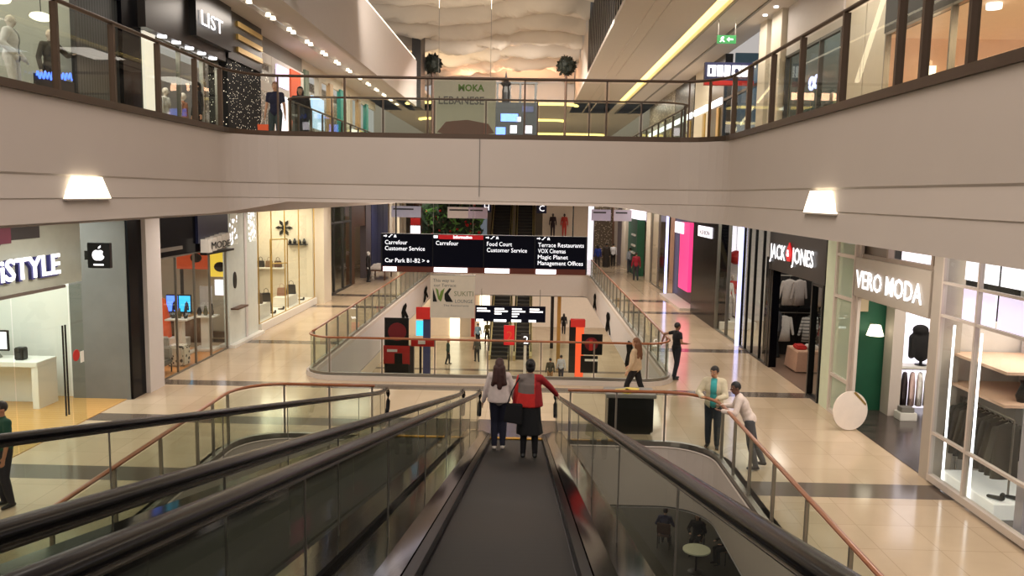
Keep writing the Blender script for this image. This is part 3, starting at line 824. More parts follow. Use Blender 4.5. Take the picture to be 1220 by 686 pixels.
sit = dict(seat=.46, feet=((-.1, .42, 0), (.1, .42, 0)), fine=False)
for lab, x, y, r, tp, bt, hr in (
    ('seated person in a dark blue shirt beyond the round cafe table', 4.72, 25.6, -.3, (28, 34, 78), (30, 30, 36), 'short'),
    ('seated person in black facing the round cafe table', 5.75, 25.35, 2.7, (18, 18, 22), (26, 26, 30), 'bob'),
    ('seated person in dark brown nearest the edge of the cafe', 6.55, 24.55, 1.9, (34, 28, 28), (24, 24, 28), 'short')):
    c = chair((x, y, ZL+.01), r, 'dark wooden cafe chair under the person in '+('dark blue' if 'blue' in lab else 'black' if 'black' in lab else 'dark brown'))
    person(lab, (x, y, ZL+.01), r, 1.7, hands=((-.18, .32, .72), (.18, .32, .72)), top=tp, bottom=bt, hair=hr, lean=.12, **sit)
# ------------------------------------------------------------------ hanging signs and banners
sg = thing('hanging_sign', 'long black hanging direction sign with four lit screens under the bridge', 'sign', (-.98, 18, 4.27))
SX, SZ, SY = -3.25, 3.43, 18.0
MB().box(SX-.03, SX+4.6, SY, SY+.16, SZ, SZ+.86).build('housing', 'black', sg, bevel=.01)
MB().box(SX, SX+4.57, SY-.012, SY, SZ, SZ+.13).build('base_strip', 'brown', sg)
for x in (SX+.3, SX+4.27): MB().cyl((x, SY+.08, SZ+.86), (x, SY+.08, 5.02), .015, n=8).build('hanger_rod', 'steel_dark', sg)
panels = [(['Carrefour', 'Customer Service', '', 'Car Park B1-B2 >'], .3), (['Carrefour'], .75), (['Food Court', 'Customer Service'], .55), (['Terrace Restaurants', 'VOX Cinemas', 'Magic Planet', 'Management Offices'], .45)]
for k, (lines, lw) in enumerate(panels):
    x0 = SX+k*1.143+.01
    s_ = MB().box(x0, x0+1.12, SY-.02, SY, SZ+.13, SZ+.85).build('screen', 'screen', sg)
    if k == 1: MB().box(x0+.12, x0+1.12, SY-.026, SY-.018, SZ+.755, SZ+.85).build('red_bar', 'redlit', s_); text(s_, 'Information', FS(x0+.45, SY-.03, SZ+.775), .09, 'lit_text', .006, width=.42, bold=.004)
    MB().box(x0+.02, x0+.02+lw, SY-.03, SY-.012, SZ+.015, SZ+.115).build('white_label', 'lit_white', sg)
    f = FS(x0+.06, SY-.024, 0)
    for i, s in enumerate(lines):
        if s: text(s_, s, (lambda i: lambda u, v, w: f(u, v+SZ+.62-.135*i, w))(i), .135, 'lit_text', .004, width=min(1.02, .056*len(s)))
    # small pictograms along the top: arrow and figures
    ic = MB()
    if k != 1:
        for j in range(3):
            xx = x0+.03+.11*j; z = SZ+.79
            if j == 0: ic.prism([(0, .02), (.05, .02), (.05, 0), (.08, .03), (.05, .06), (.05, .04), (0, .04)], FS(xx, SY-.02, z-.015), 0, .01)
            elif j == 1: ic.prism([(0, 0), (.025, 0), (.07, .05), (.09, .05), (.09, .065), (.06, .065), (.02, .015), (0, .015)], FS(xx, SY-.02, z-.015), 0, .01)
            else: ic.prism([(.01, 0), (.03, 0), (.04, .03), (.05, 0), (.07, 0), (.055, .055), (.025, .055)], FS(xx, SY-.02, z-.015), 0, .01)
    else: ic.prism([(0, 0), (.09, 0), (.09, .06), (0, .06)], FS(x0+.01, SY-.02, SZ+.775), 0, .01)
    if k == 0: ic.prism([(math.cos(a)*.025+1.03, math.sin(a)*.025) for a in [i*PI/5 for i in range(10)]], FS(x0, SY-.02, SZ+.25), 0, .01)
    ic.build('pictogram', 'lit_text', s_)

bn = thing('hanging_banner', 'white lounge banner with a black and green logo hanging in the far void', 'banner', (-2.75, 30, 2.17))
fb = MB().box(-3.6, -1.92, 30, 30.03, .54, 2.16).build('fabric', mat('banner_white', (226, 212, 192), .6, emit=.12), bn)
text(fb, 'This way to', FS(-3.5, 30, 1.9), .17, 'grey', .01); text(fb, 'our Terrace', FS(-3.47, 30, 1.72), .17, 'grey', .01)
MB().prism([(0, .52), (.16, 0), (0, 0)], FS(-3.5, 30, 1.15), 0, .01).build('logo', 'black', fb)
MB().prism([(.1, .52), (.2, .1), (.3, 0), (.34, .1), (.44, .52), (.3, .4), (.24, .2), (.2, .45)], FS(-3.5, 30, 1.15), 0, .01).build('logo', mat('logo_green', (128, 160, 70), .6), fb)
MB().prism([(.44, .3), (.62, .52), (.7, .5), (.58, .3), (.76, 0), (.5, 0), (.44, .1)], FS(-3.5, 30, 1.15), 0, .01).build('logo', 'black', fb)
text(fb, 'SUKITI', FS(-2.7, 30, 1.38), .26, mat('banner_olive', (150, 150, 110), .6), .01, width=.72); text(fb, 'LOUNGE', FS(-2.66, 30, 1.12), .18, 'grey', .01, width=.66)
text(fb, 'The Restaurants', FS(-3.1, 30, .98), .1, 'grey', .01, width=.95)
for x in (-3.5, -2.02): MB().cyl((x, 30.015, 2.15), (x, 30.015, 5.0), .008, n=6).build('cable', 'steel', bn)
MB().cyl((-3.62, 30.015, 2.16), (-1.9, 30.015, 2.16), .02, n=8).build('rod', 'steel', bn)
b2 = thing('hanging_banner', 'pale restaurant banner with green and grey capitals hanging above the bridge', 'banner', (-2.35, 27, 9.0))
fb2 = MB().box(-3.15, -1.12, 27, 27.03, 6.9, 9.0).build('fabric', mat('banner_pale', (206, 200, 178), .6, emit=.1), b2)
text(fb2, 'MOKA', FS(-2.35, 27, 8.55), .3, mat('moka_green', (110, 150, 50), .6), .01, width=.85, bold=.01); text(fb2, 'LEBANESE', FS(-3.0, 27, 8.12), .36, 'grey', .01, width=1.5, bold=.006)
MB().prism([(0, 0), (.3, .35), (1.0, .42), (1.7, .3), (1.9, 0), (1.2, -.12), (.5, -.1)], FS(-3.05, 27, 7.2), 0, .008).build('picture', mat('dish_brown', (140, 96, 76), .6), fb2)
for x in (-3.0, -1.3): MB().cyl((x, 27.015, 9.0), (x, 27.015, 12.9), .008, n=6).build('cable', 'steel', b2)
ls = thing('hanging_sign', 'small black direction sign with white lettering hanging downstairs before the lower escalators', 'sign', (-.9, 45, -1.34))
MB().box(-2.85, 1.12, 45, 45.15, -1.95, -1.05).build('housing', 'screen', ls)
for k in range(4):
    x0 = -2.8+k*.99
    for j, w in enumerate((.55, .75, .4, .3)[:2+(k % 3)]): MB().box(x0+.05, x0+.05+w, 44.98, 45, -1.25-.14*j, -1.17-.14*j).build('lettering', 'lit_text', ls)
    MB().box(x0+.02, x0+.02+(.4, .7, .55, .4)[k], 44.98, 45, -1.94, -1.82).build('white_label', 'lit_white', ls)
for x in (-2.5, .8): MB().cyl((x, 45.08, -1.06), (x, 45.08, -.1), .02, n=6).build('hanger_rod', 'steel', ls)

# square banners hung under the far upper edge
for x, w, c, lab in ((-9.2, 2.0, (150, 146, 160), 'grey square banner hanging at the end over the dark shop'), (-5.4, 1.9, (176, 160, 150), 'beige square banner hanging before the pale shop beyond the void'), (-4.0, 1.3, (140, 120, 128), 'mauve square banner hanging just before the foliage display'),
                     (4.3, 1.3, (150, 140, 160), 'mauve square banner hanging nearest the far escalators'), (5.8, 1.2, (166, 154, 164), 'grey pink square banner in the middle over the far corridor'), (7.3, 2.2, (140, 132, 158), 'largest lavender square banner hanging by the green shop')):
    t = thing('hanging_banner', lab, 'banner', (x, 54.5, 4.2))
    MB().box(x, x+w, 54.5, 54.54, 3.55, 4.3).build('fabric', mat('banner_cloth', tuple(min(255, v+30) for v in c), .7, emit=.3), t)  # slight glow put into the cloth to brighten the banners
    MB().box(x+.12, x+w*.75, 54.485, 54.5, 4.05, 4.15).build('lettering', 'darkgrey', t)
    for q in (x+.1, x+w-.1): MB().cyl((q, 54.52, 4.3), (q, 54.52, 4.72), .01, n=6).build('cable', 'steel', t)

# exit signs
for x, y, z, lab in ((-5.45, 19.6, 9.85, 'green exit sign hanging before the left grey bulkhead'), (6.2, 26.4, 10.2, 'green exit sign hanging from two rods by the upper shops')):
    t = thing('exit_sign', lab, 'sign', (x, y, 10.8))
    MB().box(x-.3, x+.3, y, y+.05, z-.13, z+.13).build('sign_box', 'exit_green', t)
    g_ = MB(); g_.prism([(0, 0), (.05, .07), (.03, .12), (.09, .17), (.14, .15), (.1, .08), (.16, 0), (.12, 0), (.07, .05), (.04, 0)], FS(x-.22, y, z-.08), 0, .01)
    g_.prism([(.22, .08), (.3, .15), (.3, .1), (.42, .1), (.42, .06), (.3, .06), (.3, .01)], FS(x-.22, y, z-.08), 0, .01); g_.build('pictogram', 'lit_text', t)
    for q in (-.27, .27): MB().cyl((x+q, y+.025, z+.13), (x+q, y+.025, 10.8 if x > 0 else 11.6), .012, n=6).build('hanger_rod', 'steel', t)

# glowing panels that stand in for wedges of light on the upper fascia
def wedge_glow(f, lab):
    t = thing('light_wedge', lab, 'light', f(0, 0, 0))
    MB().prism([(-.55, 0), (.55, 0), (.33, .29), (.06, .29), (0, .27), (-.06, .29), (-.33, .29)], f, -.02, .035).build('glow_panel', 'lit_warm', t)
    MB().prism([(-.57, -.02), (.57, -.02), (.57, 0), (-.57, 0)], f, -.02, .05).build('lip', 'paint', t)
wedge_glow(FL(VL+.03, 10.7, 5.05), 'bright wedge shaped pool of light on the grey fascia at the left')
wedge_glow(FR(VR-.03, 10.65, 5.03), 'bright wedge shaped pool of light on the beige fascia at the right')
# the dark kiosk box behind the railing
kb = thing('planter_box', 'dark box with a pale top and yellow papers behind the railing near the walkway end', 'box', (2.4, 17.6, 0))
MB().box(1.85, 2.85, 17.3, 17.95, .04, .82).build('body', 'black', kb, bevel=.02)
MB().box(1.9, 2.8, 17.33, 17.92, 0, .04).build('plinth', 'darkgrey', kb)
MB().box(1.8, 2.9, 17.26, 18.0, .82, .9).build('top', 'grey', kb, bevel=.01)
for x, y, r in ((2.2, 17.6, .3), (2.42, 17.72, -.2), (2.3, 17.5, .9)):
    a = MB(); a.xf = Matrix.Translation((x, y, .9)) @ Matrix.Rotation(r, 4, 'Z'); a.box(-.15, .15, -.1, .1, 0, .03)
    tag(a.build('paper_pad', mat('paper_yellow', (222, 200, 90), .7), org=(x, y, .9)), {.3: 'yellow paper pad lying nearest the shop side on the dark box', -.2: 'yellow paper pad at the back on the dark box top', .9: 'yellow paper pad at the front on the dark box top'}[r], 'paper')

# escalators beyond the voids
def escalator(x0, x1, y0, z0, n, lab, grp):
    t = thing('escalator', lab, 'escalator', ((x0+x1)/2, y0, z0), grp)
    pts = []; st = .4; rs = .231
    for i in range(n): pts += [(y0+i*st, z0+i*rs), (y0+i*st, z0+(i+1)*rs)]
    pts.append((y0+n*st, z0+n*rs))
    mb = MB()
    poly = pts+[(pts[-1][0], pts[-1][1]-.6), (y0+.6, z0)]
    A = [mb.v((x0+.2, y, z)) for y, z in poly]; B = [mb.v((x1-.2, y, z)) for y, z in poly]
    for i in range(len(pts)-1): mb.face([A[i], A[i+1], B[i+1], B[i]])
    mb.build('steps', 'steps', t)
    nose = MB()
    for i in range(n): nose.box(x0+.2, x1-.2, y0+i*st-.01, y0+i*st+.03, z0+(i+1)*rs-.03, z0+(i+1)*rs+.002)
    nose.build('step_edge', mat('step_edge', (92, 88, 78), .5), t)
    for x in (x0, x1-.2):
        MB().loft([[(a, y0+dy, z0+dz+e) for a, e in ((x, -.3 if dy > .5 else 0), (x+.2, -.3 if dy > .5 else 0), (x+.2, .35), (x, .35))] for dy, dz in ((-.4, 0), (.3, .05), (n*st, n*rs))]).build('balustrade_base', mat('esc_base', (196, 180, 128), .4), t)
        xm = x+.1
        MB().loft([[(xm, y0+dy, z0+dz+.35), (xm, y0+dy, z0+dz+.92)] for dy, dz in ((-.5, 0), (.3, .05), (n*st, n*rs))], closed=False).build('glass_panel', 'glass', t)
        MB().tube([(xm, y0-.6, z0+.7), (xm, y0-.55, z0+.9), (xm, y0-.3, z0+.95), (xm, y0+.3, z0+1.0), (xm, y0+n*st, z0+n*rs+.95)], .04, 8).build('handrail', 'rubber', t)
escalator(-2.85, -1.15, 58.5, 0, 20, 'far escalator up from the ground floor, the one nearer the foliage display', 'far escalators')
escalator(-.95, .6, 58.5, 0, 20, 'far escalator up from the ground floor, the one nearer the corridor of people', 'far escalators')
escalator(-2.6, -1.0, 55.6, ZL, 21, 'lower escalator up from the basement, the one nearer the white banner', 'lower escalators')
escalator(-.85, .5, 55.6, ZL, 21, 'lower escalator up from the basement, the one nearer the orange pillar', 'lower escalators')

# upper far end: dark display tower with spire, ball topped trees
tw = thing('display_tower', 'dark open framed tower with a spire and blue screens at the far end upstairs', 'tower', (-.7, 43, ZU))
MB().box(-1.85, .42, 43, 44.6, ZU, 10.0).build('base_block', mat('tower_block', (14, 16, 28), .6), tw)
for x in (-1.7, -1.05, -.5, .3): MB().box(x-.06, x+.06, 43.1, 43.25, 10.0, 10.95).build('post', 'black', tw)
MB().box(-1.8, .4, 43.05, 43.3, 10.95, 11.05).build('beam', 'black', tw)
MB().lathe((-1.26, 43.1, 10.0), [(.2, 0), (.22, .5), (.16, .8), (.3, .95), (.1, 1.15), (.05, 1.35), (.01, 1.6)], 12).build('spire', 'black', tw)
for x, z, w, h, m in ((-1.5, 9.0, .9, .4, 'lit_blue'), (-.4, 9.5, .6, .3, 'navy'), (-1.75, 8.1, .5, .6, 'lit_blue'), (-1.0, 8.4, .35, .4, 'lit_lav'), (-.2, 8.4, .35, .4, 'lit_lav'), (-.7, 9.0, .25, .25, 'lit_lav')):
    MB().box(x, x+w, 42.96, 43, z, z+h).build('screen', m, tw)
for x, lab in ((-5.15, 'ball topped dark tree at the left end of the far upper floor'), (1.88, 'ball topped dark tree at the right end of the far upper floor')):
    t = thing('topiary_tree', lab, 'tree', (x, 43.4, ZU))
    MB().cyl((x, 43.4, ZU+.5), (x, 43.4, 11.6), .07, n=8).build('trunk', 'wood', t)
    MB().lathe((x, 43.4, ZU), [(.35, 0), (.42, .5), (.36, .5)], 16).build('pot', 'darkgrey', t)
    mb = MB()
    for q in range(260):
        v = Vector((random.gauss(0, 1), random.gauss(0, 1), random.gauss(0, 1))).normalized()*.5*random.uniform(.75, 1)
        c = Vector((x, 43.4, 11.95))+v; a = Vector((random.uniform(-1, 1), random.uniform(-1, 1), random.uniform(-1, 1))).normalized()*.14; b = v.cross(a).normalized()*.09
        mb.quad(c-a, c+b, c+a, c-b)
    mb.ball((x, 43.4, 11.95), .42)
    mb.build('crown', 'leaf_dark', t)
# ------------------------------------------------------------------ shop building blocks
def pane(parent, side, x, y0, y1, z0, z1, m='glass', name='glass_pane'):
    return MB().quad((x, y0, z0), (x, y1, z0), (x, y1, z1), (x, y0, z1)).build(name, m, parent)
def frame(parent, x, ys, z0, z1, m, w=.05, d=.06, zs=(), name='frame'):
    mb = MB()
    for y in ys: mb.box(x-d, x+d, y-w/2, y+w/2, z0, z1)
    for z in list(zs)+[z0+w/2, z1-w/2]: mb.box(x-d*.9, x+d*.9, ys[0], ys[-1], z-w/2, z+w/2)
    return mb.build(name, m, parent)
def storefront(label, x, ys, z0, z1, fm, gm='glass', zs=(), w=.05, sill=0.0, skip=(), d=.06):
    t = thing('shop_window', label, 'shop window', (x, (ys[0]+ys[-1])/2, z0))
    frame(t, x, ys, z0, z1, fm, w, d, zs)
    for i, (a, b) in enumerate(zip(ys, ys[1:])):
        if i not in skip: pane(t, 0, x, a+w/2, b-w/2, z0+w, z1-w, gm)
    if sill: MB().box(x-d*1.5, x+d*1.5, ys[0], ys[-1], z0, z0+sill).build('sill', fm, t)
    return t
def block(name, x0, x1, y0, y1, z0, z1, m): return struct(MB().box(x0, x1, y0, y1, z0, z1).build(name, m))
def box_thing(name, label, cat, x0, x1, y0, y1, z0, z1, m, bevel=.01, group=None):
    return tag(MB().box(x0, x1, y0, y1, z0, z1).build(name, m, bevel=bevel, org=((x0+x1)/2, (y0+y1)/2, z0)), label, cat, group)

# clothes on hangers: made once, hanging in the plane across the rail (local x = shoulder line)
def garment(c, length=.75, wid=.46, sleeves=True, name='hanging_shirt', stripes=None):
    t = thing(name, 'x', 'shirt', (0, 0, 0))
    mb = MB()
    rings = []
    for q, (z, w, d) in enumerate(((0, .07, .04), (-.03, .15, .05), (-.07, wid*.5, .055), (-.25, wid*.47, .07), (-length*.6, wid*.46, .075), (-length, wid*.5, .08))):
        rings.append([(w*math.cos(2*PI*j/16), d*math.sin(2*PI*j/16)*(1+.12*math.sin(j*3+q)), z) for j in range(16)])
    mb.loft(rings)
    if sleeves:
        for s in (-1, 1): mb.cap((s*wid*.44, 0, -.1), .065, (s*(wid*.5+.09), .01, -length*.72), .045, 8, flat=.7)
    mb.build('garment_body', stripes or cloth(c), t, smooth=True)
    h = MB(); h.tube([(-wid*.4, 0, -.06), (0, 0, .02), (wid*.4, 0, -.06)], .008, 6)
    h.tube([(0, 0, .02), (0, 0, .07), (.02, 0, .1), (.03, 0, .085)], .005, 6)
    h.build('hanger', 'steel', t)
    return t
GM = {}
def hang(label, loc, rz, c, cat='shirt', length=.75, wid=.46, sleeves=True, name='hanging_shirt', group=None, stripes=None):
    key = (c, length, wid, sleeves, name, stripes)
    if key not in GM: GM[key] = o = garment(c, length, wid, sleeves, name, stripes); o.location = loc
    else: o = dup(GM[key], loc)
    tag(o, label, cat, group); o.rotation_euler.z = rz
    if group is None and 'group' in o: del o['group']
    return o
def bag_obj(label, loc, c, w=.34, h=.26, rz=0):
    t = thing('handbag', label, 'bag', (0, 0, 0))
    MB().loft([[(-w/2, -.07, 0), (w/2, -.07, 0), (w/2, .07, 0), (-w/2, .07, 0)], [(-w/2*.85, -.05, h), (w/2*.85, -.05, h), (w/2*.85, .05, h), (-w/2*.85, .05, h)]]).build('bag_body', cloth(c, .5), t, bevel=.02)
    MB().tube([(-w*.22, 0, h-.01), (-w*.2, 0, h+.12), (0, 0, h+.17), (w*.2, 0, h+.12), (w*.22, 0, h-.01)], .012, 6).build('bag_handle', cloth(c, .5), t)
    t.location = loc; t.rotation_euler.z = rz; return t
def shoe_obj(label, loc, c, rz=0, group=None):
    mb = MB(); mb.cap((0, -.08, .05), .05, (0, .12, .035), .035, flat=.8); mb.cap((0, -.09, .06), .045, (0, -.1, .12), .04)
    o = tag(mb.build('display_shoe', cloth(c, .5), smooth=True), label, 'shoe', group); o.location = loc; o.rotation_euler.z = rz; return o
def shelf_unit(label, x0, x1, y0, y1, z0, zs, m, z1):
    t = thing('shelf_unit', label, 'shelf', ((x0+x1)/2, (y0+y1)/2, z0))
    for z in zs: MB().box(x0, x1, y0, y1, z-.03, z).build('shelf_board', m, t)
    for y in (y0, y1-.04): MB().box(x0, x1, y, y+.04, z0, z1).build('side_panel', m, t)
    return t
def mannequin(label, loc, rz, c=(226, 214, 200), top=(230, 228, 226), bottom=(30, 30, 34), **k):
    return person(label, loc, rz, 1.78, skinc=c, hair='none', top=top, bottom=bottom, name='mannequin', cat='mannequin', fine=False, **k)

# ================================================================== LEFT, ground floor
# --- electronics shop with the white lit letters
struct(MB().box(-16, XL-.02, 8, 19.6, .002, .014).build('floor', 'woodfloor'))
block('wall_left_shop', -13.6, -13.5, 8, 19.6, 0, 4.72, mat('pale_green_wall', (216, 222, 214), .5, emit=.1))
block('wall_left_shop', -13.5, -11.15, 19.45, 19.6, 0, 4.72, 'white')
block('wall_left_pier', -11.15, -9.72, 19.3, 19.95, 0, 4.72, 'concrete')
block('trim_pier', -9.9, -9.66, 19.32, 20.0, 0, 4.72, 'blackgloss')
t = thing('shop_window', 'frameless glass shopfront under the white lit letters', 'shop window', (XL, 14, 0))
for a, b in ((8.0, 11.5), (11.53, 15.0), (15.03, 16.9), (16.93, 17.45)): pane(t, 0, XL, a, b, .02, 3.1, 'glass_green')
fasc = MB().box(XL-.2, XL+.02, 8, 17.45, 3.15, 4.72).build('fascia_panel', mat('fascia_grey_green', (172, 178, 166), .45), t)
MB().box(XL-.02, XL+.035, 8, 16.8, 3.08, 3.14).build('head_rail', 'steel', t)
for y in (16.56, 16.66): MB().cyl((XL+.06, y, .35), (XL+.06, y, 2.3), .02, n=8).build('door_handle', 'steel_dark', t)
MB().prism([(.13*math.cos(i*PI/8), .13*math.sin(i*PI/8)) for i in range(16)], FL(XL, 17.12, 1.55), .004, .012).build('sticker', 'red', t)
MB().box(XL+.004, XL+.01, 17.28, 17.42, 1.35, 1.6).build('sticker', 'white', t)
s_ = thing('shop_sign', 'big white glowing letters on the grey fascia over the glass electronics shop', 'sign', (XL, 15.8, 3.4))
text(s_, 'iSTYLE', FL(XL+.1, 14.62, 3.42), .58, 'lit_text', .02, width=1.9, bold=.012)
text(s_, 'iSTYLE', FL(XL+.05, 14.58, 3.395), .58, mat('letter_side', (60, 62, 130), .5), .07, width=1.9, bold=.02, name='letter_side')
# square projecting sign with the bitten apple
ap = thing('hanging_sign', 'small square black projecting sign with a white apple emblem', 'sign', (-9.6, 17.6, 3.45))
sb = MB().box(-9.72, -9.22, 17.6, 17.72, 3.42, 3.98).build('sign_box', 'black', ap, bevel=.01)
A = []
for i in range(40):
    a = 2*PI*i/40; r = .135*(1+.05*math.cos(2*a)); x = r*math.cos(a)*.95; y = r*math.sin(a)
    y += -.025*math.exp(-(x/.04)**2)*(1 if y > 0 else -.6)
    dx, dy = x-.15, y-.03
    d = math.hypot(dx, dy)
    if d < .062: x, y = .15+dx/d*.062, .03+dy/d*.062
    A.append((x, y))
MB().prism(A, FS(-9.47, 17.6, 3.71), 0, .012).build('emblem', 'lit_text', sb)
MB().prism([(0, .12), (.01, .16), (.06, .2), (.055, .15)], FS(-9.47, 17.6, 3.73), 0, .012).build('emblem', 'lit_text', sb)
MB().box(-9.58, -9.36, 17.59, 17.6, 3.48, 3.515).build('lettering', 'lit_text', sb)
MB().box(-9.8, -9.72, 17.63, 17.69, 3.6, 3.8).build('bracket', 'steel_dark', ap)
fl = thing('wall_sign', 'small red and dark grey pennant signs high at the left end of the fascia', 'sign', (XL, 14.6, 4.3))
MB().prism([(-1.2, .0), (.35, 0), (.35, .5), (-1.2, .5)], FL(XL, 14.7, 4.12), .02, .05).build('panel', mat('plum', (110, 50, 70), .6), fl)
MB().prism([(.35, .06), (1.25, .06), (1.25, .5), (.35, .5)], FL(XL, 14.7, 4.12), .02, .05).build('panel', 'darkgrey', fl)
MB().prism([(-.35, 0), (.05, 0), (-.15, -.2)], FL(XL, 14.7, 4.12), .02, .05).build('point', 'darkgrey', fl)
# counter, computer, speaker, green sign
dk = thing('counter', 'white shop counter with a panel end behind the glass', 'counter', (-12.2, 18.6, 0))
MB().box(-13.4, -11.35, 18.2, 19.0, 1.0, 1.12).build('counter_top', 'white', dk, bevel=.01)
MB().box(-11.5, -11.35, 18.22, 18.98, .014, 1.0).build('side_panel', 'white', dk)
MB().box(-13.4, -11.5, 18.85, 18.95, .014, 1.0).build('back_panel', 'white', dk)
pc = thing('desktop_computer', 'slim silver computer with a bright screen on the white counter', 'computer', (-12.6, 18.6, 1.12))
MB().box(-13.02, -12.25, 18.6, 18.65, 1.3, 1.8).build('display', 'black', pc, bevel=.01)
MB().box(-12.98, -12.29, 18.59, 18.6, 1.35, 1.76).build('screen', 'lit_panel', pc)
MB().box(-12.8, -12.6, 18.585, 18.59, 1.35, 1.55).build('picture', 'darkgrey', pc)
MB().loft([[(-12.7, 18.62, 1.32), (-12.57, 18.62, 1.32), (-12.57, 18.66, 1.32), (-12.7, 18.66, 1.32)], [(-12.76, 18.55, 1.125), (-12.5, 18.55, 1.125), (-12.5, 18.75, 1.125), (-12.76, 18.75, 1.125)]]).build('stand', 'steel', pc)
sp = thing('speaker', 'small black speaker beside the computer on the white counter', 'speaker', (-11.9, 18.5, 1.12))
MB().box(-12.02, -11.8, 18.42, 18.62, 1.12, 1.42).build('cabinet', 'black', sp, bevel=.02)
MB().cyl((-11.91, 18.42, 1.24), (-11.91, 18.41, 1.24), .06).build('cone', 'darkgrey', sp); MB().cyl((-11.91, 18.42, 1.36), (-11.91, 18.41, 1.36), .03).build('cone', 'darkgrey', sp)
gs = thing('hanging_board', 'dark green board hanging high inside the electronics shop', 'sign', (-12.6, 17.2, 2.5))
MB().prism([(-1.5, 0), (.25, 0), (.7, .14), (.25, .32), (-1.5, .32)], FS(-12.7, 17.2, 2.3), 0, .05).build('board', 'green', gs)
for x in (-13.3, -12.8): MB().cyl((x, 17.175, 2.6), (x, 17.175, 4.72), .008, n=6).build('cable', 'steel', gs)
# --- white column
block('wall_column', -9.98, -9.55, 20.0, 20.8, 0, 4.72, 'paint_grey')
# --- furniture and screens shop
struct(MB().box(-16, XL-.02, 20.8, 26, .002, .012).build('floor', mat('orange_wood', (206, 142, 84), .3)))
block('wall_left_shop', -14.1, -14, 20.8, 29, 0, 4.72, mat('brown_wall', (142, 100, 70), .6))
t = storefront('glass front of the shop with blue screens, under its black fascia', XL, [20.85, 22.2, 23.45, 24.6, 25.95], 0, 3.35, 'steel', 'glass', w=.045, d=.03)
MB().box(XL-.25, XL+.02, 20.82, 25.98, 3.35, 4.7).build('fascia_panel', 'blackgloss', t)
MB().box(XL+.02, XL+.1, 23.6, 25.98, 3.6, 4.6).build('fascia_panel', mat('fascia_navy', (28, 32, 58), .3), t)
MB().box(XL+.02, XL+.06, 20.9, 22.6, 3.5, 3.6).build('fascia_strip', 'steel', t)
for k in range(5): MB().box(XL+.1, XL+.34, 23.75+k*.36, 24.05+k*.36, 3.32+.03*k, 3.72+.03*k).build('sign_plate', 'white', t)
MB().box(XL+.1, XL+.3, 23.7, 25.95, 3.25, 3.32).build('sign_tray', 'black', t)
text(t, 'MODE', FL(XL+.36, 23.95, 3.42), .3, 'black', .01, width=1.5)
for k, (x, lab) in enumerate(((-12.05, 'blue lit screen nearest the orange stand in the furniture shop'), (-11.62, 'blue lit screen with a dark figure in the furniture shop'))):
    tv = thing('television', lab, 'television', (x, 27, .95))
    MB().box(x-.21, x+.21, 27, 27.08, 1.0, 1.62).build('housing', 'black', tv, bevel=.01)
    MB().box(x-.19, x+.19, 26.985, 27, 1.04, 1.58).build('screen', ['lit_blue', 'lit_cyan'][k], tv)
    MB().prism([(-.06, .04), (.1, .04), (.08, .26), (.02, .36), (-.04, .26)], FS(x+.05, 26.985, 1.05), 0, .005).build('picture', 'navy', tv)
    MB().box(x-.15, x+.15, 26.98, 27.1, .95, 1.0).build('stand', 'steel', tv)
t = thing('low_cabinet', 'dark brown low cabinet under the blue screens', 'cabinet', (-12, 27.2, 0))
MB().box(-13.6, -11.0, 26.8, 27.5, .012, .9).build('carcass', 'wood', t, bevel=.01)
MB().box(-13.7, -10.95, 26.75, 27.55, .9, .95).build('top', 'oak', t)
for x in (-13.5, -12.65, -11.8): MB().box(x, x+.75, 26.77, 26.8, .12, .82).build('door', 'wood', t)
box_thing('bench', 'long white low bench before the brown cabinet', 'bench', -12.0, -11.2, 26.0, 26.4, .012, .3, 'white')
t = thing('clothes_form', 'orange draped stand beside the blue screens', 'stand', (-12.3, 26.4, 0))
MB().lathe((-12.05, 26.2, .012), [(.3, 0), (.27, .7), (.2, 1.2), (.12, 1.55), (.03, 1.6)], 14).build('drape', 'orange', t, smooth=True)
t = thing('partition', 'tall grey standing panel right of the blue screens', 'panel', (-11.1, 27.1, 0))
MB().box(-11.35, -10.95, 27.6, 27.7, .012, 1.85).build('panel', 'paint_grey', t)
t = thing('wall_panel_display', 'orange and yellow display panel high at the back of the furniture shop', 'display', (-10.8, 28, 2))
MB().box(-11.15, -10.0, 28, 28.1, 2.15, 3.4).build('panel', mat('yellow_panel', (240, 204, 70), .5, emit=.7), t)
MB().box(-12.3, -11.15, 28, 28.1, 2.4, 3.3).build('panel', 'orange', t)
MB().box(-10.95, -10.3, 27.95, 28, 1.5, 2.05).build('panel', 'lit_panel', t)
for x, z, r in ((-10.9, 3.1, .16), (-10.4, 3.12, .15), (-10.75, 2.5, .22), (-11.6, 2.8, .2)):
    MB().prism([(r*math.cos(i*PI/6), r*.8*math.sin(i*PI/6)) for i in range(12)], FS(x, 28, z), 0, .04).build('product', 'black', t)
MB().box(-11.5, -10.2, 27.9, 28.1, .012, .2).build('base', 'wood', t); MB().box(-10.25, -10.15, 28.02, 28.08, .2, 2.2).build('post', 'darkgrey', t); MB().box(-12.2, -12.1, 28.02, 28.08, .012, 2.4).build('post', 'darkgrey', t)
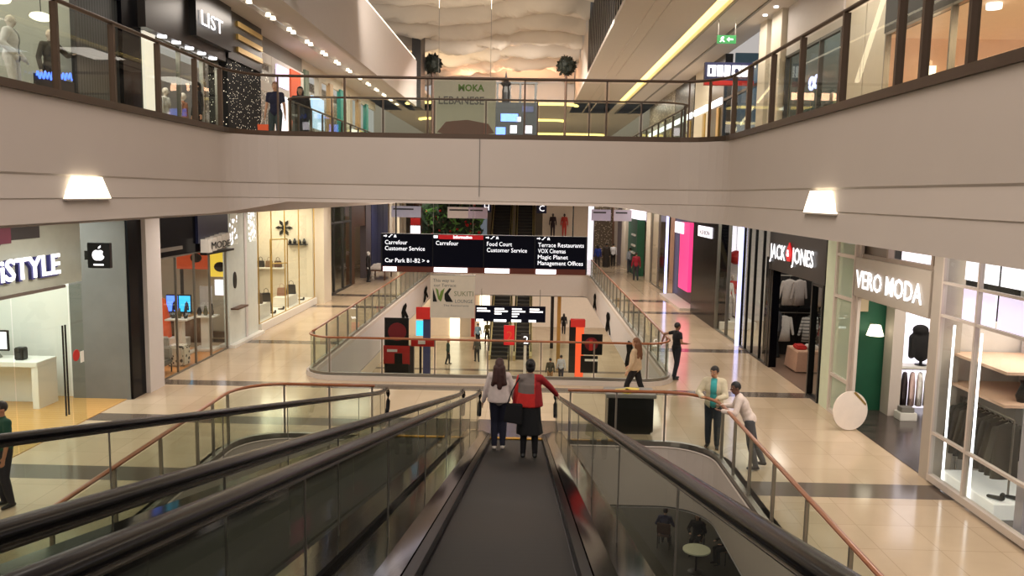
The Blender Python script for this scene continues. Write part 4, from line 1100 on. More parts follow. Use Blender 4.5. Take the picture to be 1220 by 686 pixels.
for i, (x, y, lab) in enumerate(((-10.9, 24.9, 'white pedestal table nearest the blue screens'), (-10.35, 25.6, 'white pedestal table beside the glass light column'))):
    t = thing('pedestal_table', lab, 'table', (x, y, 0))
    MB().box(x-.35, x+.35, y-.3, y+.3, 1.1, 1.15).build('table_top', 'white', t, bevel=.01)
    MB().box(x-.12, x+.12, y-.12, y+.12, .1, 1.1).build('pedestal', 'white', t); MB().box(x-.35, x+.35, y-.3, y+.3, .012, .1).build('base', 'white', t, bevel=.01)
    for j, c in enumerate(((40, 36, 36), (90, 84, 60), (36, 34, 40))):
        xx = x-.2+.2*j
        tag(MB().lathe((xx, y, 1.15), [(.05, 0), (.08, .1), (.05, .2), (.03, .26+.06*j)], 12).build('vase', cloth(c, .4), smooth=True, org=(xx, y, 1.15)), ['shortest', 'middle', 'tallest'][j]+' dark vase on the white pedestal table '+('by the screens' if i == 0 else 'by the light column'), 'vase')
t = thing('pouf', 'square black and white lattice pouf inside the glass', 'pouf', (-10.3, 23.4, 0))
MB().box(-10.5, -9.98, 23.0, 23.5, .012, .62).build('cushion', 'spotprint', t, bevel=.05)
for i, (x, y, lab) in enumerate(((-10.35, 22.1, 'grey low shop chair nearest the white column'), (-11.1, 23.6, 'grey low shop chair behind the lattice pouf'))):
    t = thing('lounge_chair', lab, 'chair', (x, y, 0))
    MB().box(x-.32, x+.32, y-.32, y+.32, .25, .4).build('seat', cloth((96, 92, 86)), t, bevel=.04)
    MB().box(x-.32, x+.32, y+.2, y+.32, .4, .75).build('backrest', cloth((186, 182, 176)), t, bevel=.04)
    for a in (-.28, .28):
        for b in (-.28, .28): MB().cyl((x+a, y+b, .012), (x+a, y+b, .26), .02, n=8).build('leg', 'black', t)
# --- glass light columns
t = thing('display_column', 'tall milky glass column bay with lit lattice tops between two shops', 'column', (XL, 27.4, 0))
MB().box(XL-.12, XL+.05, 26.05, 28.9, .1, 4.7).build('glass_body', mat('column_glass', (204, 208, 198), .15, emit=.12), t)
MB().box(XL-.3, XL+.25, 26.0, 29.0, 0, .1).build('plinth', 'white', t)
for y in (26.25, 28.05): MB().box(XL+.05, XL+.07, y, y+.65, 3.4, 4.65).build('lattice', 'lattice', t)
MB().box(XL+.05, XL+.08, 27.55, 27.75, 0.1, 4.7).build('joint', 'paint_grey', t)
MB().prism([(.14*math.cos(i*PI/8), .28*math.sin(i*PI/8)) for i in range(16)], FL(XL+.05, 26.6, 2.2), 0, .03).build('badge', 'black', t)
MB().box(XL+.05, XL+.3, 26.2, 27.2, 1.25, 1.3).build('shelf_board', 'wood', t)
# --- boutique with bags and shoes
block('wall_left_shop', -12.6, -12.5, 29, 40, 0, 4.72, 'cream')
block('wall_left_shop', -16, -9.9, 29.0, 29.12, 0, 4.72, 'cream')
block('wall_left_shop', -16, -9.9, 37.0, 37.2, 0, 4.72, 'cream')
storefront('tall glass front of the cream lit bag and shoe boutique', XL, [29.15, 30.7, 32.4, 34.4, 36.9], .3, 4.7, 'gold', 'glass', w=.03, d=.02)
t = thing('window_plinth', 'low white plinth along the boutique window', 'plinth', (-10.3, 33, 0))
MB().box(-11.2, XL+.1, 29.15, 36.95, 0, .3).build('plinth_body', 'white', t, bevel=.01)
MB().box(-10.9, -10.1, 29.6, 31.4, .3, .85).build('step', 'white', t, bevel=.01); MB().box(-10.7, -10.1, 33.6, 35.2, .3, .7).build('step', 'white', t, bevel=.01)
for i, (x, y, z, c, w, lab) in enumerate(((-10.6, 29.9, .85, (30, 28, 28), .5, 'large black handbag on the near step of the boutique window'), (-10.35, 30.6, .85, (84, 68, 58), .42, 'brown handbag on the near step of the boutique window'),
                          (-10.2, 31.2, .85, (24, 24, 26), .36, 'small black handbag at the end of the near boutique step'), (-10.5, 32.2, .3, (40, 36, 38), .4, 'dark handbag low on the boutique plinth'), (-10.5, 34.2, .7, (150, 110, 90), .42, 'tan handbag on the far boutique step'), (-10.3, 34.9, .7, (22, 22, 24), .42, 'black handbag on the far boutique step'))):
    bag_obj(lab, (x, y, z), c, w, .36+.06*(i % 2), .3)
for i, (y, lab) in enumerate(((31.7, 'black display shoe nearest on the boutique plinth'), (32.8, 'black display shoe in the middle of the boutique plinth'), (35.8, 'black display shoe at the far end of the boutique plinth'))): shoe_obj(lab, (-10.1, y, .3), (30, 28, 30), PI/2)
t = thing('wall_ornament', 'black flower shaped ornament high on the boutique wall', 'ornament', (-11.2, 36.98, 3.5))
for k in range(6):
    a = k*PI/3; MB().prism([(.06*math.cos(a), .06*math.sin(a)), (.27*math.cos(a-.28), .27*math.sin(a-.28)), (.4*math.cos(a), .4*math.sin(a)), (.27*math.cos(a+.28), .27*math.sin(a+.28))], FS(-11.2, 36.98, 3.5), 0, .06).build('petal', 'black', t)
MB().cyl((-11.2, 36.98, 3.5), (-11.2, 36.88, 3.5), .1).build('centre', 'black', t)
t = thing('wall_shelf', 'dark bracket shelf with a row of small things high on the boutique wall', 'shelf', (-10.5, 36.8, 2.8))
MB().box(-11.0, -10.1, 36.7, 36.98, 2.72, 2.78).build('shelf_board', 'darkgrey', t)
for j in range(4): MB().lathe((-10.9+.22*j, 36.84, 2.78), [(.07, 0), (.08, .1), (.03, .2+.05*(j % 2))], 10).build('figurine', 'black', t)
t = thing('wall_shelf', 'pale shelf on the boutique wall below the dark bracket shelf', 'shelf', (-11.9, 36.8, 1.7))
MB().box(-12.5, -11.2, 36.6, 36.98, 1.62, 1.68).build('shelf_board', 'white', t)
for j, (c, nm) in enumerate((((44, 40, 40), 'dark'), ((120, 92, 70), 'brown'), ((80, 60, 52), 'chestnut'))): bag_obj(nm+' handbag on the pale boutique wall shelf', (-12.25+.4*j, 36.78, 1.68), c, .36, .3)
t = thing('gold_stand', 'tall slim gold display frame standing in the boutique window', 'display', (-10.4, 33, .3))
for x, y in ((-10.55, 32.9), (-10.0, 33.4)): MB().cyl((x, y, .3), (x, y, 3.2), .025, n=8).build('post', 'gold', t)
MB().tube([(-10.55, 32.9, 2.2), (-10.0, 33.4, 2.2)], .025, 8).build('bar', 'gold', t); MB().tube([(-10.55, 32.9, 3.2), (-10.0, 33.4, 3.2)], .025, 8).build('bar', 'gold', t)
# --- white column and the darker shops beyond
block('wall_column', -10.2, -9.4, 37.1, 38.5, 0, 4.72, 'cream')
block('wall_left_shop', -12.9, -12.8, 38.5, 76, 0, 4.72, mat('taupe_wall', (128, 112, 98), .6))
storefront('dark framed shop window just beyond the far cream column', XL, [38.6, 40.6, 42.6, 44.6], 0, 4.7, 'darkgrey', 'glass', w=.1, zs=(3.6,))
box_thing('ceiling_lamp', 'square white ceiling light inside the dark framed shop', 'light', -11.6, -10.6, 39.6, 41.6, 3.7, 4.3, 'lit_warm')
t = thing('shop_fascia', 'brown wood clad shop front with a lit doorway beyond the dark framed window', 'shop front', (XL, 47, 0))
MB().box(XL-.3, XL, 44.7, 45.6, 0, 4.7).build('pier', 'wood', t); MB().box(XL-.3, XL, 45.6, 48.6, 3.2, 4.7).build('fascia_panel', 'wood', t); MB().box(XL-.3, XL+.05, 48.6, 50.2, 0, 4.7).build('pier', mat('slate_wood', (86, 78, 84), .5), t)
t = thing('shop_fascia', 'navy blue panelled shop front near the far left end', 'shop front', (XL, 53, 0))
for k in range(3): MB().box(XL-.2, XL+.05, 50.4+k*2.0, 52.3+k*2.0, .3, 4.7).build('panel', 'navy', t)
MB().box(XL-.25, XL+.1, 50.3, 56.5, 0, .3).build('base', 'white', t)
t = thing('shop_fascia', 'cream shop front with light panels at the far left end', 'shop front', (XL, 60, 0))
for k in range(4): MB().box(XL-.2, XL+.05, 57+k*2.2, 58.2+k*2.2, 0, 4.7).build('pier', 'cream', t)
for k in range(3): MB().box(XL-.3, XL-.2, 58.3+k*2.2, 59.1+k*2.2, .4, 4.0).build('panel', 'lit_warm' if k == 1 else 'peach', t)
mannequin('white headed mannequin in black by the far left shops', (-9.2, 46.5, 0), -PI/2, (230, 230, 230), (24, 24, 26), (26, 26, 28))
t = thing('sale_table', 'low table piled with white folded goods before the far left shops', 'table', (-8.8, 48.5, 0))
MB().box(-9.5, -8.3, 47.3, 49.8, .55, .62).build('table_top', 'wood', t)
for a in (-9.4, -8.4):
    for b in (47.4, 49.7): MB().box(a-.04, a+.04, b-.04, b+.04, 0, .55).build('leg', 'wood', t)
for j in range(5):
    tag(MB().box(-9.3+.0*j, -8.5, 47.45+.46*j, 47.85+.46*j, .62, .78+.05*(j % 3)).build('folded_cloth', cloth((214, 206, 200)), bevel=.03, org=(-8.9, 47.6+.46*j, .62)), ['first', 'second', 'third', 'fourth', 'fifth'][j]+' white folded stack from the near end of the low table', 'clothes')

# ================================================================== RIGHT, ground floor
# --- fashion shop with the large white window
struct(MB().box(XR+.02, 14, 4, 20.3, .002, .012).build('floor', 'darkfloor'))
block('wall_right_shop', 12.4, 12.5, 4, 20.3, 0, 4.72, 'white')
storefront('large white framed shop window at the edge with a rack of dark clothes', XR, [4.0, 7.0, 9.2, 11.55, 13.55, 14.7], .05, 4.65, 'paint', 'glass', zs=(.95, 3.15, 3.75), w=.05, sill=.12, d=.04)
WS = next(o for o in COL.objects if o.get('label', '').startswith('large white framed shop window'))
for y0, y1, z0, z1, m in ((11.6, 13.5, 3.82, 4.32, 'lit_panel'), (13.6, 14.6, 3.82, 4.32, 'lit_panel'), (11.0, 13.5, 3.05, 3.7, 'lit_lav'), (13.6, 14.6, 3.05, 3.7, 'lit_lav'), (8.2, 11.4, 3.82, 4.32, 'lit_panel'), (8.2, 10.9, 3.05, 3.7, 'lit_panel')):
    MB().box(XR+.3, XR+.33, y0, y1, z0, z1).build('light_panel', m, WS)
# window display: divider walls, shelves, rack of dark clothes, lit poles
block('wall_display', XR+.05, 14, 14.95, 15.05, 0, 3.0, mat('display_grey', (206, 200, 192), .5))
block('wall_display', XR+1.7, XR+1.8, 9.0, 14.9, 0, 3.0, mat('display_grey_b', (196, 192, 196), .5))
block('wall_display', XR+.15, XR+.6, 12.15, 12.35, 0, 3.2, mat('display_lav', (190, 186, 200), .5))
t = thing('shelf_unit', 'shelf unit with two peach lit boards behind the shop window', 'shelf', (XR+.8, 14, 0))
for z in (1.9, 2.45): MB().box(XR+.3, XR+1.65, 13.1, 14.9, z-.05, z).build('shelf_board', 'peach', t)
MB().box(XR+1.6, XR+1.68, 12.9, 14.9, .012, 2.9).build('side_panel', 'paint_grey', t)
MB().box(XR+1.5, XR+1.58, 13.0, 13.5, 2.0, 2.9).build('back_light', 'lit_panel', t)
tag(MB().lathe((XR+.75, 13.35, 1.9), [(.09, 0), (.12, .1), (.05, .3), (.07, .36)], 12).build('vase', 'black', smooth=True, org=(XR+.75, 13.35, 1.9)), 'black vase on the lower peach board in the shop window', 'vase')
rk = thing('clothes_rail', 'chrome clothes rail with dark tops behind the shop window', 'rail', (XR+.6, 14, 0))
MB().cyl((XR+.55, 13.2, 1.62), (XR+.55, 14.85, 1.62), .018, n=8).build('bar', 'steel', rk)
for y in (13.2, 14.85): MB().cyl((XR+.55, y, .012), (XR+.55, y, 1.62), .018, n=8).build('post', 'steel', rk)
for j in range(9):
    hang('%s dark top from the far end of the rail in the white window' % ['first', 'second', 'third', 'fourth', 'fifth', 'sixth', 'seventh', 'eighth', 'ninth'][j], (XR+.55, 14.72-.17*j, 1.52), .12, ((44, 44, 42), (30, 30, 32), (62, 60, 56))[j % 3], length=.95, wid=.5)
WS = next(o for o in COL.objects if o.get('label', '').startswith('large white framed shop window'))
for y in (13.62, 14.5): MB().box(XR+.12, XR+.15, y-.016, y+.016, .05, 3.0).build('light_pole', 'lit_white', WS)
t = thing('display_plinth', 'low white lit plinth on the floor of the shop window', 'plinth', (XR+.7, 13.7, 0))
MB().box(XR+.15, XR+1.5, 12.9, 14.6, .012, .28).build('plinth_body', mat('plinth_white', (240, 238, 232), .5, emit=.35), t, bevel=.01)
for j, (dx, lab) in enumerate(((0, 'black display shoe at the window edge of the white plinth'), (.3, 'black display shoe behind the first on the white plinth'))): shoe_obj(lab, (XR+.3+dx, 13.1, .28), (24, 24, 26), .6)
# grey pier, name board and doorway
block('wall_pier', XR-.02, XR+.4, 14.74, 15.08, 0, 4.72, 'signgrey')
block('wall_pier', XR, XR+.07, 18.44, 18.58, 0, 4.72, 'paint')
t = thing('shop_sign', 'grey name board with white glowing capitals over the fashion shop door', 'sign', (XR, 16.8, 3.05))
bd = MB().box(XR-.06, XR+.2, 15.08, 18.62, 3.02, 3.92).build('board', 'signgrey', t, bevel=.01)
text(bd, 'VERO MODA', FR(XR-.09, 18.42, 3.25), .56, 'lit_text', .012, width=3.1, bold=.006)
dh = thing('door_head', 'brown glazed panel above the name board', 'panel', (XR, 16.8, 3.9))
frame(dh, XR+.1, [15.08, 15.3, 17.2, 18.62], 3.92, 4.7, mat('taupe_frame', (150, 134, 120), .5), .08)
MB().box(XR+.14, XR+.2, 17.2, 18.6, 3.95, 4.68).build('brown_panel', mat('brown_panel', (124, 110, 98), .4), dh)
MB().box(XR+.3, XR+.33, 15.3, 17.1, 3.98, 4.42).build('light_panel', 'lit_panel', dh)
t = thing('fitting_booth', 'bottle green panel just inside the fashion shop door', 'panel', (8.4, 19.8, 0))
MB().box(7.75, 9.0, 19.8, 20.0, .012, 3.6).build('panel', 'green', t)
MB().box(8.85, 9.12, 19.3, 19.75, .012, 3.6).build('pilaster', 'paint', t)
MB().box(8.05, 8.4, 19.74, 19.8, 2.5, 3.4).build('poster', mat('poster_beige', (190, 170, 140), .6), t)
t = thing('sconce_lamp', 'small lit lamp shade on the green panel', 'lamp', (8.5, 19.5, 2.0))
MB().lathe((8.5, 19.5, 1.95), [(.2, 0), (.12, .26)], 16).build('lamp_shade', 'lit_warm', t); MB().cyl((8.5, 19.5, 2.2), (8.5, 19.8, 2.2), .015, n=6).build('arm', 'gold', t)
# white back fixture with coats and a dark torso form, facing the door
t = thing('clothes_fixture', 'bright white wall fixture with a shelf inside the fashion shop', 'fixture', (9.7, 20.1, 0))
MB().box(9.15, 10.6, 20.15, 20.25, .012, 3.6).build('back_panel', 'lit_panel', t)
MB().box(9.15, 10.6, 19.7, 20.15, 1.1, 1.16).build('shelf_board', 'white', t)
MB().cyl((9.15, 19.85, 1.06), (10.6, 19.85, 1.06), .015, n=8).build('bar', 'steel', t)
for j in range(7):
    c = ((40, 36, 40), (60, 50, 52), (226, 196, 190), (244, 240, 236), (240, 232, 222), (236, 228, 216), (244, 240, 236))[j]
    hang('%s coat from the green panel end under the white fixture shelf' % ['first', 'second', 'third', 'fourth', 'fifth', 'sixth', 'seventh'][j], (9.27+.19*j, 19.85, .98), 1.1, c, 'coat', .82, .4, True, 'hanging_coat')
t = thing('torso_form', 'black jacket on a torso form standing on the white fixture shelf', 'mannequin', (9.85, 19.9, 1.16))
mb = MB(); mb.ball((9.85, 19.9, 1.66), (.26, .17, .42)); mb.cap((9.62, 19.9, 1.85), .1, (9.58, 19.85, 1.4), .08); mb.cap((10.08, 19.9, 1.85), .1, (10.14, 19.85, 1.4), .08); mb.ball((9.78, 19.88, 2.05), (.2, .16, .14))
link('jacket', remesh(mb, .03, 3), cloth((26, 24, 24)), t)
MB().lathe((9.85, 19.9, 1.161), [(.14, 0), (.14, .03), (.04, .05), (.04, .2)], 14).build('base', 'black', t)
t = thing('display_stool', 'small white stepped stool on the dark shop floor', 'stool', (9.2, 19.0, 0))
MB().box(8.95, 9.35, 18.85, 19.2, .012, .2).build('step', 'white', t, bevel=.01); MB().box(9.0, 9.3, 18.9, 19.15, .2, .32).build('step', 'grey', t, bevel=.01)
# round white disc leaning by the door
t = thing('round_sign', 'round white disc with a gold line standing by the fashion shop door', 'sign', (7.42, 18.0, 0))
D = [(.44*math.cos(i*PI/20), .44*math.sin(i*PI/20)) for i in range(40)]
fd = lambda u, v, w: (7.42+u*.96, 18.05-w+u*.2+v*.08, .455+v)
MB().prism(D, fd, 0, .04).build('disc', mat('disc_white', (226, 212, 200), .5, emit=.08), t)
MB().prism([(.06, .41), (.12, .43), (.4, .15), (.38, .11)], fd, .041, .046).build('gold_line', 'gold', t)
MB().box(7.38, 7.46, 18.08, 18.3, .0, .03).build('foot', 'steel', t); MB().tube([(7.42, 18.28, .02), (7.42, 18.08, .5)], .015, 6).build('strut', 'steel', t)
# --- pale glass pier
t = thing('glass_pier', 'pale green glass pier bay between the black shop and the grey name board', 'pier', (XR, 19.5, 0))
MB().box(XR-.05, XR+.1, 19.75, 20.35, 0, 4.7).build('pier', mat('pale_green', (206, 216, 190), .3), t)
pane(t, 0, XR, 18.62, 19.75, .1, 4.65, 'glass_milk')
frame(t, XR, [18.62, 19.72], 0, 4.7, 'paint', .08, zs=(.95, 2.9, 3.9))
# --- black menswear shop
struct(MB().box(XR+.02, 14, 20.4, 28.3, .002, .012).build('floor', mat('grey_brown_floor', (118, 96, 82), .35)))
block('wall_right_shop', 11.4, 11.5, 20.4, 28.3, 0, 4.72, 'merchdark')
block('wall_right_shop', XR+.3, 14, 20.36, 20.46, 0, 4.72, 'wall_dark')
t = thing('shop_sign', 'black fascia with white and red glowing capitals over the menswear shop', 'sign', (XR, 23, 3.0))
bd = MB().box(XR-.04, XR+.3, 20.45, 25.2, 3.05, 4.7).build('fascia_panel', mat('charcoal_panel', (50, 46, 44), .35), t)
text(bd, 'JACK', FR(XR-.08, 25.05, 3.42), .62, 'lit_text', .012, width=1.5, bold=.006)
text(bd, 'JONES', FR(XR-.08, 22.98, 3.42), .62, 'lit_text', .012, width=1.75, bold=.006)
MB().prism([(0, .1), (.28, .42), (.56, .1), (.42, -.12), (.14, -.12)], FR(XR-.05, 23.52, 3.55), 0, .04).build('badge', 'redlit', bd)
text(bd, '&', FR(XR-.1, 23.38, 3.57), .28, 'lit_text', .02)
t = storefront('black framed glass of the menswear shop beside its doorway', XR, [25.0, 25.9, 26.8, 27.6, 28.25], 0, 4.7, 'black', 'glass', w=.06, d=.04)
t = storefront('black window of the menswear shop nearest the pale glass pier', XR, [20.45, 21.2], 0, 3.05, 'black', 'glass', w=.08, d=.08)
block('wall_pier', XR-.03, XR+.2, 24.75, 25.2, 0, 3.05, 'blackgloss')
t = thing('display_gantry', 'black two tier display frame in the menswear doorway', 'display', (8.9, 26.5, 0))
for x in (8.0, 9.0, 10.2): MB().box(x-.03, x+.03, 26.5, 26.56, .012, 3.0).build('post', 'black', t)
MB().box(8.0, 10.2, 26.3, 26.8, 1.6, 1.68).build('shelf_board', 'black', t)
MB().box(8.0, 10.2, 26.9, 26.95, .012, 3.3).build('back_panel', 'wall_dark', t)
for z in (2.72, 1.5): MB().cyl((8.0, 26.45, z), (10.2, 26.45, z), .018, n=8).build('bar', 'steel', t)
strp = striped('black_white_stripes', (206, 204, 200), (38, 38, 42), 'Z', 9.0, .8)
for j, (x, z, c, lab, st, rz_) in enumerate(((8.62, 2.6, (206, 198, 194), 'pale grey shirt hanging frontally on the top bar of the menswear frame', None, .15), (8.95, 2.6, (190, 180, 176), 'second pale shirt on the top bar of the menswear frame', None, .5), (9.75, 2.58, (150, 140, 138), 'dark grey shirt on the top bar of the menswear frame', None, .2),
                           (8.5, 1.4, (240, 236, 230), 'white long-sleeved top on the lower menswear bar', None, .1), (9.35, 1.4, (60, 60, 64), 'black and white striped top on the lower menswear bar', strp, .1), (9.95, 1.4, (130, 46, 44), 'dark red top at the end of the lower menswear bar', None, .3))):
    hang(lab, (x, 26.4, z), rz_, c, length=.85, wid=.5, stripes=st)
t = thing('display_table', 'beige cloth covered table in the menswear doorway', 'table', (8.7, 24.4, 0))
MB().box(8.2, 9.3, 24.0, 25.0, .62, .67).build('table_top', 'peach', t, bevel=.01)
MB().loft([[(8.2-a, 24.0-a, z), (9.3+a, 24.0-a, z), (9.3+a, 25.0+a, z), (8.2-a, 25.0+a, z)] for a, z in ((0, .62), (.05, .05))]).build('cloth_skirt', cloth((180, 142, 120)), t)
for j in range(3): tag(MB().box(8.25+.36*j, 8.55+.36*j, 24.2, 24.65, .67, .8).build('folded_shirt', cloth(((180, 40, 36), (220, 216, 210), (90, 100, 110))[j]), bevel=.03, org=(8.4+.36*j, 24.4, .67)), ['red', 'white', 'blue grey'][j]+' folded shirts on the beige table of the menswear shop', 'clothes')
for y, lab in ((21.1, 'mannequin with a red scarf in the dark menswear window'), (26.4, 'mannequin in dark clothes behind the black framed glass')):
    mannequin(lab, (XR+.7, y, .012), PI/2, (60, 54, 50), (150, 40, 40) if y < 22 else (60, 60, 66), (110, 110, 106) if y < 22 else (30, 30, 34))
# --- lit strips, red and white shop, black pier with sign, pink panel
def led(y, lab):
    tag(MB().box(XR-.12, XR, y-.07, y+.07, 0, 4.7).build('light_strip', 'led', org=(XR, y, 0)), lab, 'light')
led(28.45, 'tall upright white light strip beside the black menswear glass'); led(43.6, 'tall upright white light strip beyond the pink panel')
storefront('glass shop front with red and white display beside the upright light strip', XR, [28.6, 30.3, 32.0], 0, 4.7, 'steel', 'glass', w=.05)
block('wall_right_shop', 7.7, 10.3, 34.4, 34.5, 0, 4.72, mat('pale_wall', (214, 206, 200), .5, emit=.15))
t = box_thing('lightbox', 'bright white lit panel at the back of the red and white shop', 'light', 7.75, 9.0, 34.3, 34.38, 2.7, 4.2, 'lit_panel', bevel=0)
mannequin('mannequin in a red top in the red and white shop window', (8.5, 33.2, .3), PI, (220, 200, 190), (200, 44, 40), (200, 190, 186))
mannequin('mannequin in white in the red and white shop window', (8.1, 32.4, .3), PI, (220, 210, 200), (226, 222, 220), (180, 176, 174))
box_thing('plinth', 'pale low plinth under the red and white mannequins', 'plinth', XR+.15, 9.2, 31.9, 33.9, .0, .3, 'white')
for j, (x, z) in enumerate(((8.15, 2.0), (8.75, 2.75))):
    t = thing('paper_lantern', ['lower', 'upper'][j]+' round red lantern in the red and white shop', 'lantern', (x, 33.8, z))
    MB().ball((x, 33.8, z), .3).build('shade', 'red', t, smooth=True); MB().cyl((x, 33.8, z+.28), (x, 33.8, 4.72), .008, n=6).build('cord', 'black', t)
t = thing('shop_fascia', 'tall gloss black pier with a small white sign', 'shop front', (XR, 34.3, 0))
MB().box(XR-.06, XR+.4, 32.05, 36.75, 0, 4.7).build('panel', 'blackgloss', t)
MB().box(XR-.1, XR-.06, 33.0, 35.6, 3.55, 4.0).build('sign_panel', 'lit_panel', t)
text(t, 'FASHION', FR(XR-.11, 35.4, 3.65), .28, 'grey', .01, width=2.1)
t = thing('shop_fascia', 'dark shop bay with a tall glowing pink panel', 'shop front', (XR, 39, 0))
MB().box(XR+.3, XR+.5, 36.8, 43.4, 0, 4.7).build('panel', mat('maroon', (46, 22, 32), .4), t)
MB().box(XR-.06, XR+.3, 37.6, 39.9, .8, 4.0).build('pink_panel', 'lit_pink', t)
MB().box(XR-.1, XR-.05, 39.0, 41.2, 3.45, 4.0).build('sign_panel', 'lit_panel', t)
MB().box(XR-.5, XR+.3, 37.0, 42.8, 0, .12).build('base', 'paint', t)
# --- peach shop, white column, green shop and beyond
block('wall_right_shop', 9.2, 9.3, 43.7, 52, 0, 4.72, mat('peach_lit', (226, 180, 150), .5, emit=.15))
storefront('far shop window with peach back wall and red dots', XR, [43.8, 46.5, 49.2], 0, 4.7, 'steel', 'glass', w=.05)
for j in range(7): tag(MB().ball((9.0, 45.0+.5*(j % 2)+.2*j, .7+.5*j), (.05, .2, .2)).build('wall_ornament', 'red', smooth=True, org=(9, 45+.5*(j % 2)+.2*j, .7+.5*j)), ['lowest', 'second lowest', 'third lowest', 'middle', 'third highest', 'second highest', 'highest'][j]+' red round ornament on the peach shop wall', 'ornament')
block('wall_column', XR-.1, XR+.5, 49.3, 51.0, 0, 4.72, 'cream')
t = thing('shop_fascia', 'bottle green shop front with white shelves near the far end', 'shop front', (XR-.5, 55, 0))
MB().box(XR-.4, XR+.1, 53.0, 57.6, 0, 3.7).build('panel', 'green', t)
MB().box(XR-.3, XR+.1, 52.6, 58.0, 3.7, 4.4).build('sign_panel', 'lit_panel', t)
for z in (2.6, 1.9, 1.4): MB().box(XR-.5, XR-.4, 53.6, 55.2, z, z+.12).build('shelf_board', 'white', t)
t = thing('shop_fascia', 'brown and cream shop front at the far right end', 'shop front', (XR-.3, 63, 0))
for k, m in enumerate(('cream', 'wood', 'cream', 'wood')): MB().box(XR-.5, XR, 58.4+k*2.6, 60.9+k*2.6, 0, 4.7).build('pier', m, t)

# ================================================================== far end of the ground floor
fd_ = thing('foliage_display', 'dark festive foliage wall with red ornaments beyond the far void', 'display', (-5.5, 58, 0))
MB().box(-7.6, -3.1, 58.2, 58.4, 0, 4.6).build('backing', mat('foliage_back', (24, 34, 22), .8), fd_)
for q in range(45):
    c = Vector((random.uniform(-7.4, -3.3), 58.0, random.uniform(1.5, 4.4))); MB().ball(c, .07+.05*random.random(), 8, 6).build('bauble', ['red', 'wood', 'red'][q % 3], fd_, smooth=True)
for m, n, sz in (('leaf', 420, .2), ('leaf_light', 110, .2)):
    mb = MB()
    for q in range(n):
        c = Vector((random.uniform(-7.5, -3.2), 58.15-random.uniform(0, .25), random.uniform(.6, 4.4)))
        if m == 'red': mb.ball(c, .1, 6, 4)
        else:
            a = Vector((random.uniform(-1, 1), random.uniform(-.4, .4), random.uniform(-1, 1))).normalized()*sz*2; b = a.cross(Vector((0, 1, .2))).normalized()*sz*.5
            mb.quad(c-a, c+b, c+a, c-b)
    mb.build({'leaf': 'foliage', 'leaf_light': 'fronds', 'red': 'berries'}[m], m, fd_)
t = thing('poster_stand', 'red and white small poster at the edge of the foliage wall', 'poster', (-8.0, 57.8, 0))
MB().box(-8.4, -7.7, 57.9, 58, 2.9, 3.4).build('panel', 'red', t); MB().box(-8.4, -7.7, 57.9, 58, 2.1, 2.85).build('panel', 'lit_panel', t); MB().box(-8.1, -8.0, 57.95, 58, 0, 3.4).build('post', 'steel', t)
for x, lab, c in ((-2.95, 'blue and white blade sign on the foliage side of the far escalators', 'H'), (1.0, 'blue and white blade sign on the corridor side of the far escalators', 'C')):
    t = thing('hanging_sign', lab, 'sign', (x, 58, 4.2))
    MB().box(x-.35, x+.35, 57.9, 58, 3.9, 4.7).build('sign_box', 'navy', t); text(t, c, FS(x-.2, 57.9, 4.05), .6, 'lit_text', .02)
t = thing('poster_stand', 'tall pale blue poster between the foliage wall and the far escalator', 'poster', (-3.0, 58.1, 0))
MB().box(-3.4, -2.9, 58.05, 58.1, 2.0, 3.8).build('panel', mat('poster_blue', (150, 170, 190), .5, emit=.2), t); MB().box(-3.2, -3.1, 58.06, 58.1, 0, 2.0).build('post', 'steel', t)
t = thing('shop_fascia', 'busy pale shop display beyond the escalators with a red figure', 'shop front', (3, 64, 0))
MB().box(1.2, 4.8, 64, 64.2, 0, 4.7).build('panel', mat('busy', (200, 176, 150), .5, emit=.15), t)
mannequin('mannequin in a red dress in the busy pale shop beyond the escalators', (2.9, 63.5, 2.0), PI, (60, 40, 40), (216, 80, 70), (216, 80, 70)); 
box_thing('plinth', 'tall pale plinth under the red dressed mannequin', 'plinth', 2.3, 3.5, 63.2, 63.8, 0, 2.0, 'cream')
mannequin('dark branching mannequin beside the red dressed one', (2.0, 63.5, 2.0), PI, (60, 44, 44), (60, 44, 50), (60, 44, 50)); box_thing('plinth', 'tall pale plinth under the dark mannequin', 'plinth', 1.5, 2.25, 63.2, 63.8, 0, 2.0, 'cream')
for k, (x0, x1, m, lab) in enumerate(((-9.3, -8.4, 'wood', 'dark wooden panel at the far end beyond the left shops'), (4.9, 5.4, 'lit_panel', 'narrow bright panel at the far end by the corridor'), (5.5, 6.95, 'merch', 'busy goods wall at the far end of the right corridor'))):
    box_thing('wall_panel', lab, 'panel', x0, x1, 66, 66.2, 0, 4.6, m, bevel=0)

# ================================================================== LEFT, upper floor
U = ZU
storefront('upper glass shopfront with two mannequins and reflected blue neon script', XL, [8, 11, 14.6, 17.6], U, 10.3, 'darkgrey', 'glass', w=.06)
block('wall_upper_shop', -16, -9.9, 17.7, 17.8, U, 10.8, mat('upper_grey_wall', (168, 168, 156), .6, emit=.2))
mannequin('mannequin in a white suit in the upper shop window at the left edge', (-10.1, 15.9, U+.4), -PI/2+.2, (236, 230, 222), (250, 248, 244), (244, 242, 238), hands=((-.3, .1, .95), (.28, .16, 1.0)), jacket=(246, 244, 240))
mannequin('mannequin with a dark skirt in the upper shop window beside the reflected blue neon', (-10.15, 17.3, U+.4), -PI/2-.4, (226, 210, 196), (80, 74, 66), (30, 30, 34), hands=((-.34, .2, 1.25), (.3, .1, .9)))
box_thing('plinth', 'dark plinth along the upper shop window under the mannequins', 'plinth', -10.6, -9.88, 14.7, 17.6, U, U+.4, 'wall_dark')
t = thing('neon_reflection', 'reflected blue neon script in the upper shop window', 'sign', (-9.7, 16.2, U+1.0))
